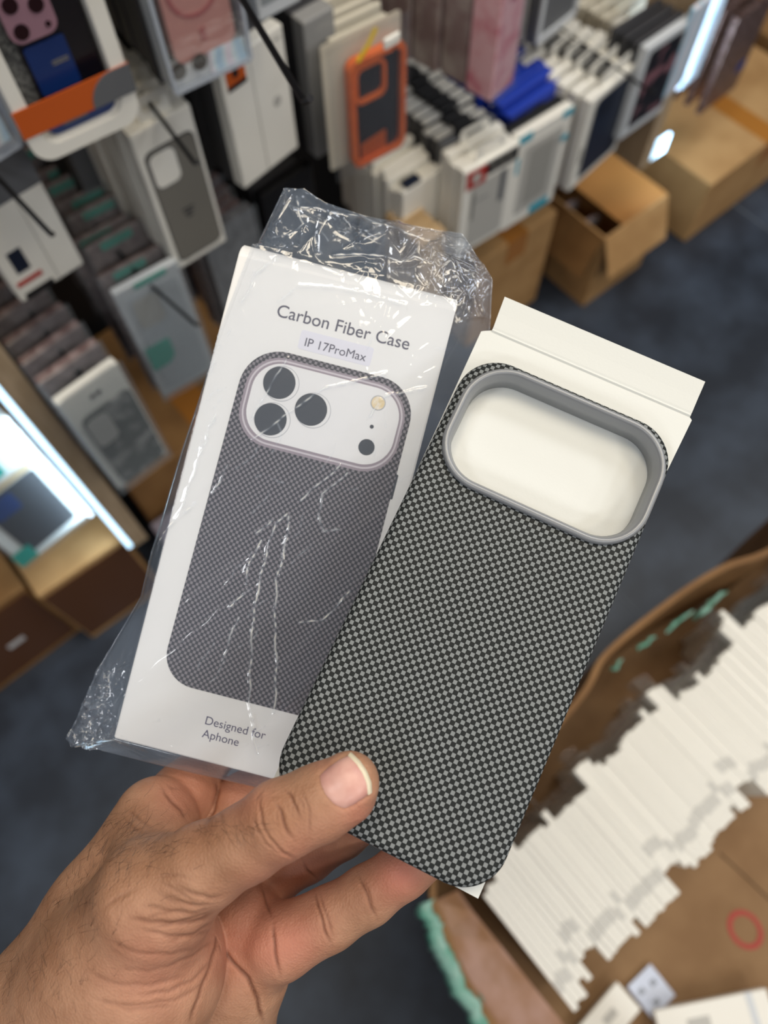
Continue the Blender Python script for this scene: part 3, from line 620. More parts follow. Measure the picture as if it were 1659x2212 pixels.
def hair():
    r = np.random.default_rng(4); bm = bmesh.new(); S0 = []
    for (cx_, cy_, sx, sy, n, ang, ln) in ((210, 1850, 60, 45, 90, -.75, 62), (270, 1790, 50, 25, 45, -.6, 50), (500, 1790, 40, 12, 40, .45, 40), (150, 1920, 60, 60, 80, -.95, 60), (60, 2080, 70, 70, 90, -1.1, 55), (300, 1840, 50, 22, 40, -.35, 55), (130, 1880, 22, 30, 40, -1.6, 55)):
        for _ in range(int(n * 1.3)): S0.append((r.normal(cx_, sx), r.normal(cy_, sy), ang + r.normal(0, .35), ln * r.uniform(.3, .95), r.normal(0, .6)))
    A = np.array(S0); pts = []
    for k in range(6):
        s = k / 5; a = A[:, 2] + A[:, 4] * s
        if k == 0: x, y = A[:, 0].copy(), A[:, 1].copy()
        else: x = x + np.cos(a) * A[:, 3] / 5; y = y + np.sin(a) * A[:, 3] / 5
        S, ok = march(x, y); S = S + sdf_normal(S) * (.00005 + .0012 * s); pts.append((S, ok))
    okk = np.all([p[1] for p in pts], axis=0); pts = np.stack([p[0] for p in pts], 1)
    for i in range(len(A)):
        if not okk[i] or np.ptp(pts[i, :, 2]) > .02: continue
        W = (pts[i] @ M3.T) + O3 - HAND_O; add_tube(bm, W, [.000034, .000034, .00003, .000026, .00002, .00001], 3, cap=False)
    o = from_bm('hand_hair', bm, mat('dark_hair', (58, 40, 32), .5), hand); o['kind'] = 'stuff'; o['label'] = 'fine dark hair on wrist and thumb base'
hair()
# ================================================================ the shop behind
m_floor = mat('vinyl_floor', (38, 43, 52), .42, 0, .4, rgb2=(74, 84, 99), nscale=9, bump=.05, bscale=200, lo=.38, hi=.95)
m_wall = mat('black_back_board', (20, 20, 22), .7)
bm = bmesh.new(); add_box(bm, -2.2, -3.2, -.04, 4.2, 1.02, 0); o = from_bm('floor', bm, m_floor); o['kind'] = 'structure'
bm = bmesh.new(); add_box(bm, -2.2, 1.02, -.04, 4.2, 1.07, 2.9); o = from_bm('wall_back', bm, m_wall); o['kind'] = 'structure'
bm = bmesh.new()
for x, y in ((.62, .25), (1.55, -.35)): add_box(bm, x - .0015, -3.2, 0, x + .0015, .62, .0012)
o = from_bm('trim_1', bm, mat('floor_seam', (92, 98, 106), .6)); o['kind'] = 'structure'
# ---- materials of the goods
W_ = mat('white_pack_board', (238, 235, 226), .45, 0, .4); W2 = mat('cream_pack_board', (212, 205, 188), .5); W3 = mat('cool_white_board', (206, 210, 214), .45)
G1 = mat('grey_print', (120, 117, 110), .5); G2 = mat('mid_grey_plastic', (98, 100, 104), .45); G3 = mat('pale_grey_print', (186, 184, 178), .45); DK = mat('black_print', (24, 24, 27), .4); DG = mat('charcoal_board', (52, 52, 56), .5)
NV = mat('navy_print', (22, 32, 52), .4); BL_ = mat('deep_blue_plastic', (14, 46, 104), .35); BB = mat('royal_blue_board', (34, 62, 172), .4); OR = mat('orange_print', (196, 88, 28), .45); OT = mat('orange_rubber', (240, 116, 46), .4, rgb2=(226, 102, 40), nscale=60)
PK = mat('pink_plastic', (206, 146, 138), .35); PK2 = mat('rose_print', (178, 96, 98), .4); MV = mat('mauve_metal', (166, 128, 144), .35, .3); LN = mat('lens_black', (34, 18, 26), .15); RD = mat('red_print', (178, 48, 40), .45); TL_ = mat('teal_print', (22, 172, 150), .4); CY_ = mat('cyan_print', (30, 160, 184), .4); TN = mat('tan_board', (196, 166, 124), .6)
PP = mat('pink_flower_print', (242, 192, 198), .35, rgb2=(216, 122, 138), nscale=38, lo=.45, hi=.7); MG = mat('magenta_print', (206, 84, 128), .4, rgb2=(120, 52, 72), nscale=50)
FL = mat('dark_flower_print', (28, 26, 32), .35, rgb2=(140, 96, 104), nscale=26, lo=.52, hi=.62); SQ = mat('bronze_sequin', (92, 66, 56), .25, .6, rgb2=(150, 122, 116), nscale=120, bump=.8, bscale=140)
MO = mat('mottled_green_print', (78, 84, 80), .25, rgb2=(206, 204, 200), nscale=42, lo=.5, hi=.75); RS = mat('rosewood_clear', (120, 96, 94), .25, rgb2=(168, 148, 146), nscale=60)
WD = mat('oak_board', (178, 154, 124), .5, rgb2=(196, 172, 142), nscale=30, stretch=(6, 6, .6), bump=.1, bscale=90)
MT = mat('black_wire', (30, 30, 34), .35, .6); YL = mat('yellow_tie', (214, 184, 40), .4); LED = mat('led_strip', (190, 228, 255), .5, emit=2.2)
CB = mat('cardboard', (186, 146, 98), .7, 0, .2, rgb2=(172, 132, 86), nscale=16, bump=.06, bscale=160); CB2 = mat('old_cardboard', (150, 112, 70), .7, 0, .2, rgb2=(134, 98, 60), nscale=14, bump=.06, bscale=160); TP = mat('packing_tape', (172, 112, 48), .2, 0, .5)
CLR = film('clear_pack', (.97, .975, .98), .025, (225, 232, 240), .06, .8, bump=.35, bscale=60); CLR2 = film('frosted_pack', (.94, .95, .955), .10, (222, 228, 232), .10, 1.0, bump=.5, bscale=45)
def holo():
    m = bpy.data.materials.new('holographic_foil'); m.use_nodes = True; nt = m.node_tree; b = nt.nodes['Principled BSDF']; L = nt.links.new
    tc = nt.nodes.new('ShaderNodeTexCoord'); w = nt.nodes.new('ShaderNodeTexWave'); w.inputs['Scale'].default_value = 14; w.inputs['Distortion'].default_value = 5; w.inputs['Detail'].default_value = 3; L(tc.outputs['Object'], w.inputs['Vector'])
    cr = nt.nodes.new('ShaderNodeValToRGB'); e = cr.color_ramp.elements; e[0].color = lin((176, 214, 240)); e[1].color = lin((246, 232, 246)); k = cr.color_ramp.elements.new(.5); k.color = lin((228, 244, 248)); L(w.outputs['Fac'], cr.inputs[0]); L(cr.outputs[0], b.inputs['Base Color'])
    b.inputs['Metallic'].default_value = .1; b.inputs['Roughness'].default_value = .3; return m
HO = holo()
def decal(p, name, W, H, f, m, lay=1, r=.0, parent=None, th=.0004):
    x0, z0, x1, z1 = f[0] * W, f[1] * H, f[2] * W, f[3] * H
    poly = rrect(x0, z0, x1, z1, r * W, 5) if r else [(x1, z0), (x1, z1), (x0, z1), (x0, z0)]
    return panel(name, poly, -lay * .0005, -lay * .0005 + th, m, parent or p)
def hang_tab(p, W, H, D, m, w=.5, h=.024):
    c = W / 2; o = rrect(c - W * w / 2, H - .002, c + W * w / 2, H + h, (.006, .006, .0005, .0005), 4); i = rrect(c - W * .16, H + h * .38, c + W * .16, H + h * .68, .002, 4)
    bm = bmesh.new(); ring(bm, o, i, D * .4, D * .4 + .0008); return from_bm('hang_tab', bm, m, p)
def pack_body(p, W, H, D, m, bev=.002): return block('body', (0, 0, 0), (W, D, H), m, p, bev)
HOOKS = []
def pack(name, label, cat, BLp, BRp, TLp, Y, D, mbody, deco=None, tab=W_, n=0, dy=None, back=None, back_label=None, group=None, H=None, W=None, yaw=None, hook=None, jit=.003, back_h=1., bev=.002, back_deco=None, hook_label=None, tilt=0.):
    a, w, yw, h = measure(BLp, BRp, TLp, Y=Y); w = W or w; h = H or h; yw = yw if yaw is None else yaw
    t = thing(name, label, cat, tuple(a), yw, group)
    if mbody is not None: pack_body(t, w, h, D, mbody, bev)
    if tab is not None: hang_tab(t, w, h, D, tab)
    if deco: deco(t, w, h, D)
    if n:
        r = random.Random(len(bpy.data.objects)); dy = dy or D + .002
        b = thing(name, back_label, cat, tuple(a), yw, group or (back_label.split(' with')[0]))
        if group is None: t['group'] = b['group']
        pack_body(b, w, h * back_h, D, back or mbody, bev)
        if tab is not None: hang_tab(b, w, h * back_h, D, tab)
        if back_deco: back_deco(b, w, h * back_h, D)
        s, c = math.sin(yw), math.cos(yw)
        for i in range(1, n + 1):
            q = b if i == 1 else dup(b)
            dx = r.uniform(-jit, jit); d = dy * i
            if Y + d + D > 1.01: 
                if i == 1: continue
                for ch in list(q.children): bpy.data.objects.remove(ch)
                bpy.data.objects.remove(q); break
            if tilt: q.rotation_euler = (r.uniform(-tilt, tilt * .2), r.uniform(-tilt, tilt) * .6, yw + r.uniform(-tilt, tilt) * .7)
            q.location = (a[0] + dx * c - d * s, a[1] + d * c + dx * s, a[2] + r.uniform(-jit, jit))
    if hook: add_hook(a[0] + w / 2 * math.cos(yw), a[2] + h * (1 if tab else .93) + (.0125 if tab else 0), Y, hook, hook_label)
    return t
def add_hook(x, z, Y, tip, label):
    bm = bmesh.new(); y0 = Y - .05
    if tip is not True: q = at_z(tip, z); y0 = q[1]; x0 = q[0]
    else: x0 = x
    add_tube(bm, [(x, 1.015, z), (x, Y + .02, z), (x0, y0, z), (x0, y0 - .006, z + .006)], .0021, 8)
    add_box(bm, x - .012, 1.012, z - .02, x + .012, 1.019, z + .02, .001)
    o = from_bm('display_hook', bm, MT, smooth=False); tag(o, label, 'hook', 'wire hooks holding the phone case packs')
# ---- left part of the display
def d_grey(t, W, H, D):
    decal(t, 'case_outline', W, H, (.085, .045, .935, .865), DG, 1, .13); c = decal(t, 'case_print', W, H, (.10, .055, .92, .855), G1, 2, .12)
    decal(t, 'camera_outline', W, H, (.125, .615, .575, .845), G2, 3, .12, c); decal(t, 'camera_opening', W, H, (.14, .622, .56, .838), W_, 4, .11, c)
    for k, w in enumerate((.1, .08, .05)): decal(t, 'print_line', W, H, (.5 - w, .40 - .028 * k, .5 + w, .412 - .028 * k), DG, 3, 0, c)
pack('phone_case_pack', 'white boxed pack with grey phone case picture and square camera opening', 'package', (385, 585), (490, 520), (265, 300), .60, .015, W_, d_grey, W_, 9, .017, W_, 'cream hang pack queued on the hook behind the grey case pack', None, hook=(422, 354), hook_label='thin black hook crossing the top of the grey case pack')
def d_pink(t, W, H, D):
    bm = bmesh.new(); ring(bm, rrect(0, 0, W, H, .004, 4), rrect(.003, .003, W - .003, H - .003, .003, 4), 0, D); from_bm('edge_frame', bm, mat('clear_edge', (176, 184, 196), .2), t)
    panel('case', rrect(.14 * W, .11 * H, .88 * W, .97 * H, .008, 5), .006, .016, PK, t)
    bm = bmesh.new(); c = (W * .50, H * .42); ring(bm, disc_poly(*c, W * .30, 32), disc_poly(*c, W * .255, 32), .0052, .0062); from_bm('magnet_ring', bm, PK2, t)
    panel('magnet_bar', rrect(W * .475, H * .175, W * .545, H * .235, .001, 2), .0052, .0062, PK2, t)
    panel('tray', [(W * .97, .004), (W * .97, H * .10), (W * .03, H * .10), (W * .03, .004)], .004, .017, W3, t)
    panel('foil_strip', [(W * .95, H * .02), (W * .95, H * .125), (W * .5, H * .125), (W * .5, H * .02)], .0028, .0036, HO, t)
    for x in (.12, .38): panel('dark_tab', disc_poly(W * x, H * .10, W * .09, 16), .002, .0026, DK, t)
    block('cover', (.003, -.0006, .003), (W - .003, 0.0004, H - .003), CLR, t, 0)
pack('clear_case_box', 'clear box showing a pink case with rose ring, hanging at the top', 'package', (380, 210), (548, 130), (250, -90), .55, .02, None, d_pink, None, 6, .0225, DG, 'dark slim pack queued behind the clear pink case box', None, H=.17, hook=(657, 221), hook_label='thin black hook ending before the white orange-stickered pack')
def d_blue(t, W, H, D):
    bm = bmesh.new(); ring(bm, rrect(0, 0, W, H, .016, 8), rrect(.011, .011, W - .012, H - .010, .013, 8), -.006, D); from_bm('frame', bm, W_, t)
    bm = bmesh.new(); ring(bm, rrect(-.003, -.003, W + .003, H + .003, .018, 8), rrect(.002, .002, W - .002, H - .002, .014, 8), D - .004, D); from_bm('back_rim', bm, W2, t)
    panel('backing', rrect(.004, .004, W - .004, H - .004, .010, 5), D - .006, D - .001, DK, t)
    panel('dotted_strip', [(W * .27, .03), (W * .27, H * .96), (W * .15, H * .96), (W * .15, .03)], .008, .009, mat('dotted_grey', (60, 62, 64), .5, rgb2=(128, 130, 128), nscale=420), t)
    panel('case', rrect(W * .27, .0105, W * .84, H - .02, .010, 6), .004, .010, mat('dark_navy_plastic', (14, 15, 26), .3), t)
    panel('blue_label', rrect(W * .29, .042, W * .63, .078, .002, 2), .002, .003, BL_, t); panel('lower_label', rrect(W * .2, .0115, W * .84, .030, (.002, .002, .009, .009), 5), .002, .003, BL_, t)
    for k in range(2): panel('print_line', rrect(W * .46, .0605 + k * .002, W * .60, .0615 + k * .002, .0002, 1), .0016, .0019, G1, t)
    panel('grey_badge', rrect(W * .34, .0165, W * .58, .0235, .002, 3), .0014, .0018, G2, t)
    cm = panel('camera_plate', rrect(W * .24, .083, W * .62, .117, .008, 6), -.001, .005, MV, t)
    for x, z, r in ((.335, .091, .0053), (.335, .1085, .0053), (.515, .1035, .0053), (.545, .0895, .002)): panel('lens', disc_poly(W * x, z, r, 20), -.0018, -.0008, LN, cm)
    b = panel('band', [(W * 1.02, .025), (W * 1.02, .047), (-W * .02, .047), (-W * .02, .025)], -.0075, -.0065, OR, t)
    P = [(W * 1.02, .025), (W * 1.02, .047), (W * .86, .047)] + [(W * (.86 - .24 * math.sin(a)), .047 - .022 * (1 - math.cos(a)) / 1) for a in np.linspace(.2, 1.57, 8)]
    panel('band_print', P, -.0082, -.0074, G2, b)
pack('framed_case_pack', 'rounded white framed pack with blue case behind an orange and grey band', 'package', (80, 350), (303, 246), (-70, 10), .55, .026, None, d_blue, None, 5, .036, W2, 'cream pack queued behind the white framed pack with orange band', None, H=.19)
def d_far(t, W, H, D):
    bm = bmesh.new(); ring(bm, rrect(0, 0, W, H, .003, 4), rrect(.003, .003, W - .003, H - .003, .002, 4), 0, D); from_bm('edge_frame', bm, mat('clear_edge', (176, 184, 196), .2), t)
    panel('insert', [(W - .005, .005), (W - .005, H * .9), (.005, H * .9), (.005, .005)], .012, .014, mat('lilac_foil', (110, 112, 140), .3, .3, rgb2=(176, 178, 196), nscale=30), t); panel('foil_strip', [(W - .006, .008), (W - .006, .028), (W * .5, .028), (W * .5, .008)], .003, .004, HO, t)
    block('cover', (.003, -.0006, .003), (W - .003, .0004, H - .003), CLR, t, 0)
pack('clear_case_box', 'clear box with lilac foil insert, cut off by the left edge of the view', 'package', (-75, 395), (54, 314), (-190, 150), .56, .02, None, d_far, None, 0)
def d_org(t, W, H, D):
    l = decal(t, 'sticker', W, H, (.07, .80, .36, .985), OR, 1); decal(t, 'sticker_band', W, H, (.07, .80, .36, .835), DK, 2, 0, l); decal(t, 'print_line', W, H, (.17, .875, .25, .93), DK, 2, 0, l)
    decal(t, 'stamp', W, H, (.70, .46, .82, .54), G3, 1, .05); decal(t, 'print_line', W, H, (.84, .92, .94, .94), G3, 1); decal(t, 'fold_line', W, H, (.44, 0, .45, 1), mat('pack_fold', (188, 186, 180), .5), 1)
pack('phone_case_pack', 'white pack with an orange and black sticker in its upper corner', 'package', (529, 410), (645, 318), (466, 150), .60, .016, W_, d_org, None, 10, .017, DG, 'charcoal pack stacked behind the orange-stickered white pack', None)
def d_left(t, W, H, D):
    decal(t, 'grey_band', W, H, (0, .66, 1, 1), G2, 1); decal(t, 'photo', W, H, (.15, .205, .35, .37), NV, 1); decal(t, 'red_strip', W, H, (.06, .115, .44, .15), RD, 1); decal(t, 'slot', W, H, (.08, .0, .52, .05), DK, 1); decal(t, 'fold_line', W, H, (.60, 0, .612, .66), G3, 1)
pack('phone_case_pack', 'white pack with grey top, small navy photo and red strip, far left', 'package', (50, 655), (182, 570), (-105, 360), .60, .02, W_, d_left, None, 4, .024, G3, 'pale pack queued behind the white pack with red strip', None)
add_hook(*(lambda q: (q[0], q[2]))(at_y((-40, 350), .60)), .60, (112, 508), 'black hook slanting over the white pack with the red strip')
def d_teal_bag(t, W, H, D):
    panel('case', rrect(W * .12, H * .06, W * .9, H * .92, .009, 6), -.0015, -.0003, mat('frosted_pale', (186, 192, 197), .35), t); panel('camera_opening', rrect(W * .16, H * .66, W * .56, H * .89, .007, 5), -.0022, -.0014, G3, t)
    panel('label', rrect(W * .05, H * .30, W * .46, H * .51, (.001, .001, .001, .016), 5), -.003, -.0022, TL_, t); panel('header_label', rrect(W * .3, H * .965, W * .8, H * 1.0, .001, 2), -.0016, -.0004, TL_, t)
    block('pouch', (-.003, -.0045, -.003), (W + .003, -.0035, H + .004), CLR2, t, 0)
pack('bagged_case', 'frosted pouch holding a pale grey case with a teal label', 'package', (355, 860), (466, 795), (238, 640), .60, .010, W3, d_teal_bag, None, 8, .028, RS, 'clear pouch queued behind the frosted pouch with teal label', None, jit=.009, tilt=.07, hook=(424, 702), hook_label='dark hook pointing across the frosted pouch with teal label', back_deco=lambda t, W, H, D: (panel('header_label', rrect(W * .2, H * .95, W * .7, H * 1.0, .001, 2), -.0014, -.0002, TL_, t), block('pouch', (-.003, -.004, -.003), (W + .003, -.003, H + .008), CLR2, t, 0)))
def d_mot(t, W, H, D):
    panel('card_top', rrect(W * .02, H * .70, W * .98, H * 1.02, .010, 5), -.0014, -.0002, W_, t); panel('case', rrect(W * .12, H * .04, W * .96, H * .80, .010, 6), -.004, -.0016, MO, t); panel('camera_opening', rrect(W * .14, H * .5, W * .5, H * .76, .008, 5), -.005, -.0042, G3, t)
    for x in (.46, .56): panel('slot_print', disc_poly(W * x, H * .9, .0035, 12), -.002, -.0015, DK, t)
    block('pouch', (-.003, -.0065, -.003), (W + .003, -.0055, H * 1.03), CLR2, t, 0)
pack('bagged_case', 'pouch with speckled green-grey case and white rounded header card', 'package', (259, 1058), (362, 978), (139, 866), .55, .012, W_, d_mot, None, 8, .034, RS, 'glossy rosy clear pouch queued behind the speckled case pouch', None, jit=.002, tilt=.02, hook=(158, 764), hook_label='dark hook running over the rosy clear pouches', back_deco=lambda t, W, H, D: block('pouch', (-.003, -.004, -.003), (W + .003, -.003, H + .006), CLR2, t, 0))
def d_led(t, W, H, D):
    panel('case', rrect(W * .16, H * .07, W * .84, H * .62, .006, 5), -.001, -.0002, mat('graphite_plastic', (58, 53, 52), .4), t); panel('camera_plate', rrect(W * .20, H * .44, W * .50, H * .59, .005, 5), -.0018, -.0008, BL_, t)
    panel('label', rrect(W * -.02, H * .02, W * .22, H * .16, .002, 3), -.003, -.0022, TL_, t); panel('label', rrect(W * .02, H * .72, W * .62, H * .85, .002, 3), -.003, -.0022, TL_, t); panel('tan_strip', rrect(W * .10, H * .64, W * .86, H * .68, .001, 2), -.003, -.0022, TN, t)
    block('pouch', (-.003, -.0045, -.003), (W + .003, -.0035, H + .004), CLR, t, 0)
pack('bagged_case', 'clear pouch with graphite case and teal stickers lit by the light strip', 'package', (54, 1224), (197, 1106), (-80, 965), .64, .012, W_, d_led, None, 5, .018, W3, 'white pouch standing behind the graphite case pouch', None)
def d_spark(t, W, H, D): block('pouch', (-.003, -.0045, -.003), (W + .003, -.0035, H + .004), CLR2, t, 0)
pack('bagged_case', 'clear pouch with silver case beside the held bag, left', 'package', (500, 720), (590, 655), (425, 520), .66, .012, mat('silver_plastic', (120, 118, 120), .3, rgb2=(160, 158, 160), nscale=50), d_spark, None, 6, .016, RS, 'clear pouch queued behind the silver case pouch', None, jit=.006, back_deco=d_spark)
pack('phone_case_pack', 'black pack hanging between the orange-stickered pack and the held bag', 'package', (590, 560), (690, 490), (545, 430), .66, .014, DK, None, None, 5, .018, DG, 'charcoal pack queued behind the black pack', None)
pack('phone_case_pack', 'dark grey slim pack behind the white framed pack, in shadow', 'package', (215, 480), (262, 450), (140, 300), .74, .016, G2, None, None, 6, .02, DG, 'charcoal pack queued behind the dark grey slim pack', None)
# ---- middle of the display
def d_oc(t, W, H, D):
    f = bmesh.new(); ring(f, rrect(0, 0, W, H, .011, 8), rrect(.006, .0055, W - .006, H - .0055, .008, 8), -.012, -.001); fr = from_bm('bumper', f, OT, t)
    panel('back_plate', rrect(.005, .005, W - .005, H - .005, .008, 6), -.006, -.002, mat('smoke_plate', (34, 32, 40), .2), t)
    f = bmesh.new(); ring(f, rrect(W * .09, H * .60, W * .66, H * .93, .010, 6), rrect(W * .15, H * .635, W * .60, H * .905, .007, 6), -.010, -.005); from_bm('camera_rim', f, OT, t)
    panel('label', [(W * .66, H * .05), (W * .66, H * .23), (W * .18, H * .19), (W * .18, H * .03)], -.0075, -.006, OR, t)
    panel('backing_card', rrect(-W * .35, H * .02, W * 1.02, H * 1.18, .004, 4), .001, .002, W2, t); block('pouch', (-W * .37, -.0135, -.003), (W * 1.04, -.0125, H * 1.22), CLR, t, 0)
    bm2 = bmesh.new(); add_tube(bm2, [(W * .45, -.014, H * 1.22), (W * .30, -.015, H * 1.12), (W * .12, -.014, H * 1.02)], .0022, 6); from_bm('yellow_tie', bm2, YL, t)
pack('bagged_case', 'orange rimmed phone case with smoky back in a clear pouch', 'package', (755, 356), (862, 300), (742, 130), .60, .006, None, d_oc, None, 7, .018, W2, 'cream card pouch queued behind the orange rimmed case', None, back_h=1.1, jit=.004, hook=(845, 108), hook_label='long black hook running down to the orange rimmed case')
pack('price_tag', 'small white tag on the hook end above the orange rimmed case', 'tag', (832, 112), (866, 92), (828, 88), .50, .004, W_, None, None, 0)
pack('phone_case_pack', 'grey glossy pack left of the orange rimmed case', 'package', (686, 345), (742, 310), (643, 52), .63, .02, mat('grey_gloss', (150, 150, 150), .25), None, None, 9, .022, DG, 'charcoal pack stacked behind the grey glossy pack', None)
pack('clear_case_box', 'white edged clear box high above the grey glossy pack', 'package', (562, 50), (652, 2), (520, -120), .56, .02, W3, lambda t, W, H, D: decal(t, 'window', W, H, (.08, .08, .92, .92), mat('frosted_grey', (140, 146, 150), .35), 1, .05), None, 6, .022, W_, 'white pack queued behind the white edged clear box', None, H=.15)
def d_tan(t, W, H, D): decal(t, 'photo', W, H, (.1, .1, .9, .9), DK, 1, .05)
pack('phone_case_pack', 'tan slim pack at the front of the low stack above the held bag', 'package', (902, 690), (950, 656), (872, 532), .60, .009, TN, None, None, 6, .012, TN, 'tan slim pack in the low stack above the held bag', None)
pack('phone_case_pack', 'white slim pack behind the tan stack, dark badge on top', 'package', (868, 560), (950, 505), (815, 420), .655, .012, W_, lambda t, W, H, D: block('badge', (W * .1, .001, H), (W * .45, D + .004, H + .006), NV, t, .001), None, 10, .014, W_, 'white slim pack in the low stack behind the tan packs', None, jit=.006)
def d_red(t, W, H, D):
    b = decal(t, 'black_band', W, H, (.38, .84, .985, .975), DK, 1); r = decal(t, 'red_square', W, H, (.05, .79, .40, .975), RD, 2); decal(t, 'red_square_print', W, H, (.15, .83, .3, .93), G3, 3, .04, r)
    w = decal(t, 'window', W, H, (.16, .06, .86, .80), G3, 1, .06); decal(t, 'dark_bar', W, H, (.70, .45, .80, .80), G2, 2, 0, w); decal(t, 'dark_bar', W, H, (.2, .4, .225, .72), DK, 2, 0, w); decal(t, 'cable_print', W, H, (.24, .6, .5, .61), G2, 2, 0, w)
    for k in range(3): decal(t, 'print_line', W, H, (.48 + .15 * k, .885, .58 + .15 * k, .93), G1, 2, 0, b)
pack('phone_case_pack', 'white pack with red square badge and black band, above brown carton', 'package', (985, 557), (1092, 493), (937, 372), .60, .016, W_, d_red, W_, 2, .018, W_, 'white pack just behind the red badge pack', None)
pack('phone_case_pack', 'charcoal pack at the head of the dark stack behind the red badge pack', 'package', (943, 540), (1040, 480), (880, 318), .66, .014, G2, lambda t, W, H, D: block('clip', (W * .3, .0, H), (W * .7, D, H + .008), DK, t, .001), None, 14, .0165, DG, 'dark pack in the deep stack behind the red badge pack', None, jit=.004, back_deco=lambda t, W, H, D: (block('lid', (.002, .001, H), (W * .96, D - .002, H + .003), G3, t, .0006), block('clip', (W * .35, .0, H + .003), (W * .66, D, H + .010), DK, t, .001)))
def d_cy(t, W, H, D):
    decal(t, 'corner_mark', W, H, (.0, .92, .26, 1.0), CY_, 1); decal(t, 'corner_mark', W, H, (.80, .93, 1.0, 1.0), CY_, 1); decal(t, 'corner_mark', W, H, (.78, .68, 1.0, .74), CY_, 1); decal(t, 'corner_mark', W, H, (.5, .01, .88, .11), CY_, 1); decal(t, 'side_mark', W, H, (0, .62, .09, .78), CY_, 1)
    w = decal(t, 'window', W, H, (.16, .12, .88, .86), G3, 1, .06); decal(t, 'inner_window', W, H, (.3, .2, .74, .8), mat('frosted_grey2', (160, 158, 152), .4), 2, .05, w)
pack('phone_case_pack', 'white pack with cyan corner marks beside the red badge pack', 'package', (1086, 500), (1192, 432), (1086, 296), .60, .016, W_, d_cy, None, 1, .018, DK, 'black pack pressed behind the cyan cornered pack', None)
def d_bb(t, W, H, D): decal(t, 'badge', W, H, (.4, .86, .62, .95), DK, 1)
pack('phone_case_pack', 'royal blue pack rising behind the cyan cornered pack', 'package', (1070, 470), (1170, 395), (1062, 252), .655, .018, BB, d_bb, None, 6, .021, BB, 'royal blue pack farther back in its stack', None, jit=.006, back_h=1.03)
def d_pp(t, W, H, D): decal(t, 'magenta_patch', W, H, (.35, .62, 1.0, 1.0), MG, 1); block('pouch', (-.002, -.0035, -.004), (W + .002, -.0025, H), CLR, t, 0)
pack('bagged_case', 'slim pink flower patterned case hanging above the blue packs', 'package', (1058, 222), (1108, 178), (1058, -60), .60, .040, PP, d_pp, None, 7, .044, mat('dusty_rose_clear', (150, 128, 126), .3, rgb2=(190, 178, 172), nscale=30), 'dusty clear pouch queued behind the pink flower case', None, H=.19)
# ---- right part of the display
def d_nv(t, W, H, D): w = decal(t, 'window_edge', W, H, (.12, .065, .92, .95), G3, 1, .09); decal(t, 'case_print', W, H, (.145, .08, .90, .935), NV, 2, .08, w); decal(t, 'camera_print', W, H, (.24, .70, .50, .87), mat('navy_dark', (14, 20, 36), .3), 3, .06, w); decal(t, 'side_print', W, H, (.06, .3, .10, .48), G1, 1)
pack('phone_case_pack', 'large white pack framing a navy case over the open carton', 'package', (1226, 416), (1330, 322), (1262, 218), .60, .018, W_, d_nv, W_, 8, .024, W_, 'white pack stacked behind the navy case pack', None, hook=True, hook_label='short hook over the navy case pack', back_deco=lambda t, W, H, D: block('clip', (W * .35, .0, H), (W * .62, D, H + .006), DK, t, .001))
def d_fl(t, W, H, D): w = decal(t, 'window', W, H, (.12, .10, .93, .93), DK, 1, .06); decal(t, 'case_print', W, H, (.16, .13, .90, .90), FL, 2, .06, w)
pack('phone_case_pack', 'pale grey pack with dark floral case next to the navy case pack', 'package', (1336, 306), (1428, 240), (1385, 104), .60, .014, W3, d_fl, None, 3, .018, DG, 'dark pack queued behind the floral case pack', None)
pack('clear_case_box', 'white rimmed clear box high up, left of the orange-dotted pack', 'package', (1152, 100), (1240, 30), (1160, -80), .70, .016, G2, lambda t, W, H, D: (lambda b: (ring(b, rrect(0, 0, W, H, .008, 5), rrect(.008, .008, W - .008, H - .008, .005, 5), -.004, -.0005), from_bm('rim', b, W3, t)))(bmesh.new()), None, 5, .02, G3, 'pale clear box queued behind the white rimmed box', None, H=.15)
pack('phone_case_pack', 'white pack with an orange dot near the top of the view', 'package', (1312, 150), (1392, 92), (1288, 52), .74, .02, W_, lambda t, W, H, D: (decal(t, 'dot', W, H, (.1, .35, .3, .62), OT, 1, .08), decal(t, 'dark_mark', W, H, (.3, .7, .55, .8), DK, 1)), W2, 6, .026, W2, 'cream pack queued behind the orange-dotted pack', None)
for k, (bl, br, tl, Y) in enumerate((((1432, 216), (1474, 180), (1492, 20), .60), ((1452, 205), (1490, 172), (1512, 15), .64), ((1470, 196), (1505, 165), (1530, 8), .68))):
    pack('foil_pouch', ['shimmering holographic pouch foremost beside the right post', 'shimmering holographic pouch second behind the foremost one', 'shimmering holographic pouch rearmost beside the sequin pouch'][k], 'pouch', bl, br, tl, Y, .008, HO, None, None, 0, group='holographic pouches beside the right post')
pack('sequin_pouch', 'brown sequin pouch hanging right of the holographic pouches', 'pouch', (1510, 250), (1588, 190), (1545, 30), .66, .012, SQ, lambda t, W, H, D: decal(t, 'blue_tag', W, H, (.7, .25, .95, .36), BL_, 1, .03), None, 2, .03, SQ, 'brown sequin pouch farther back on the hook', None)
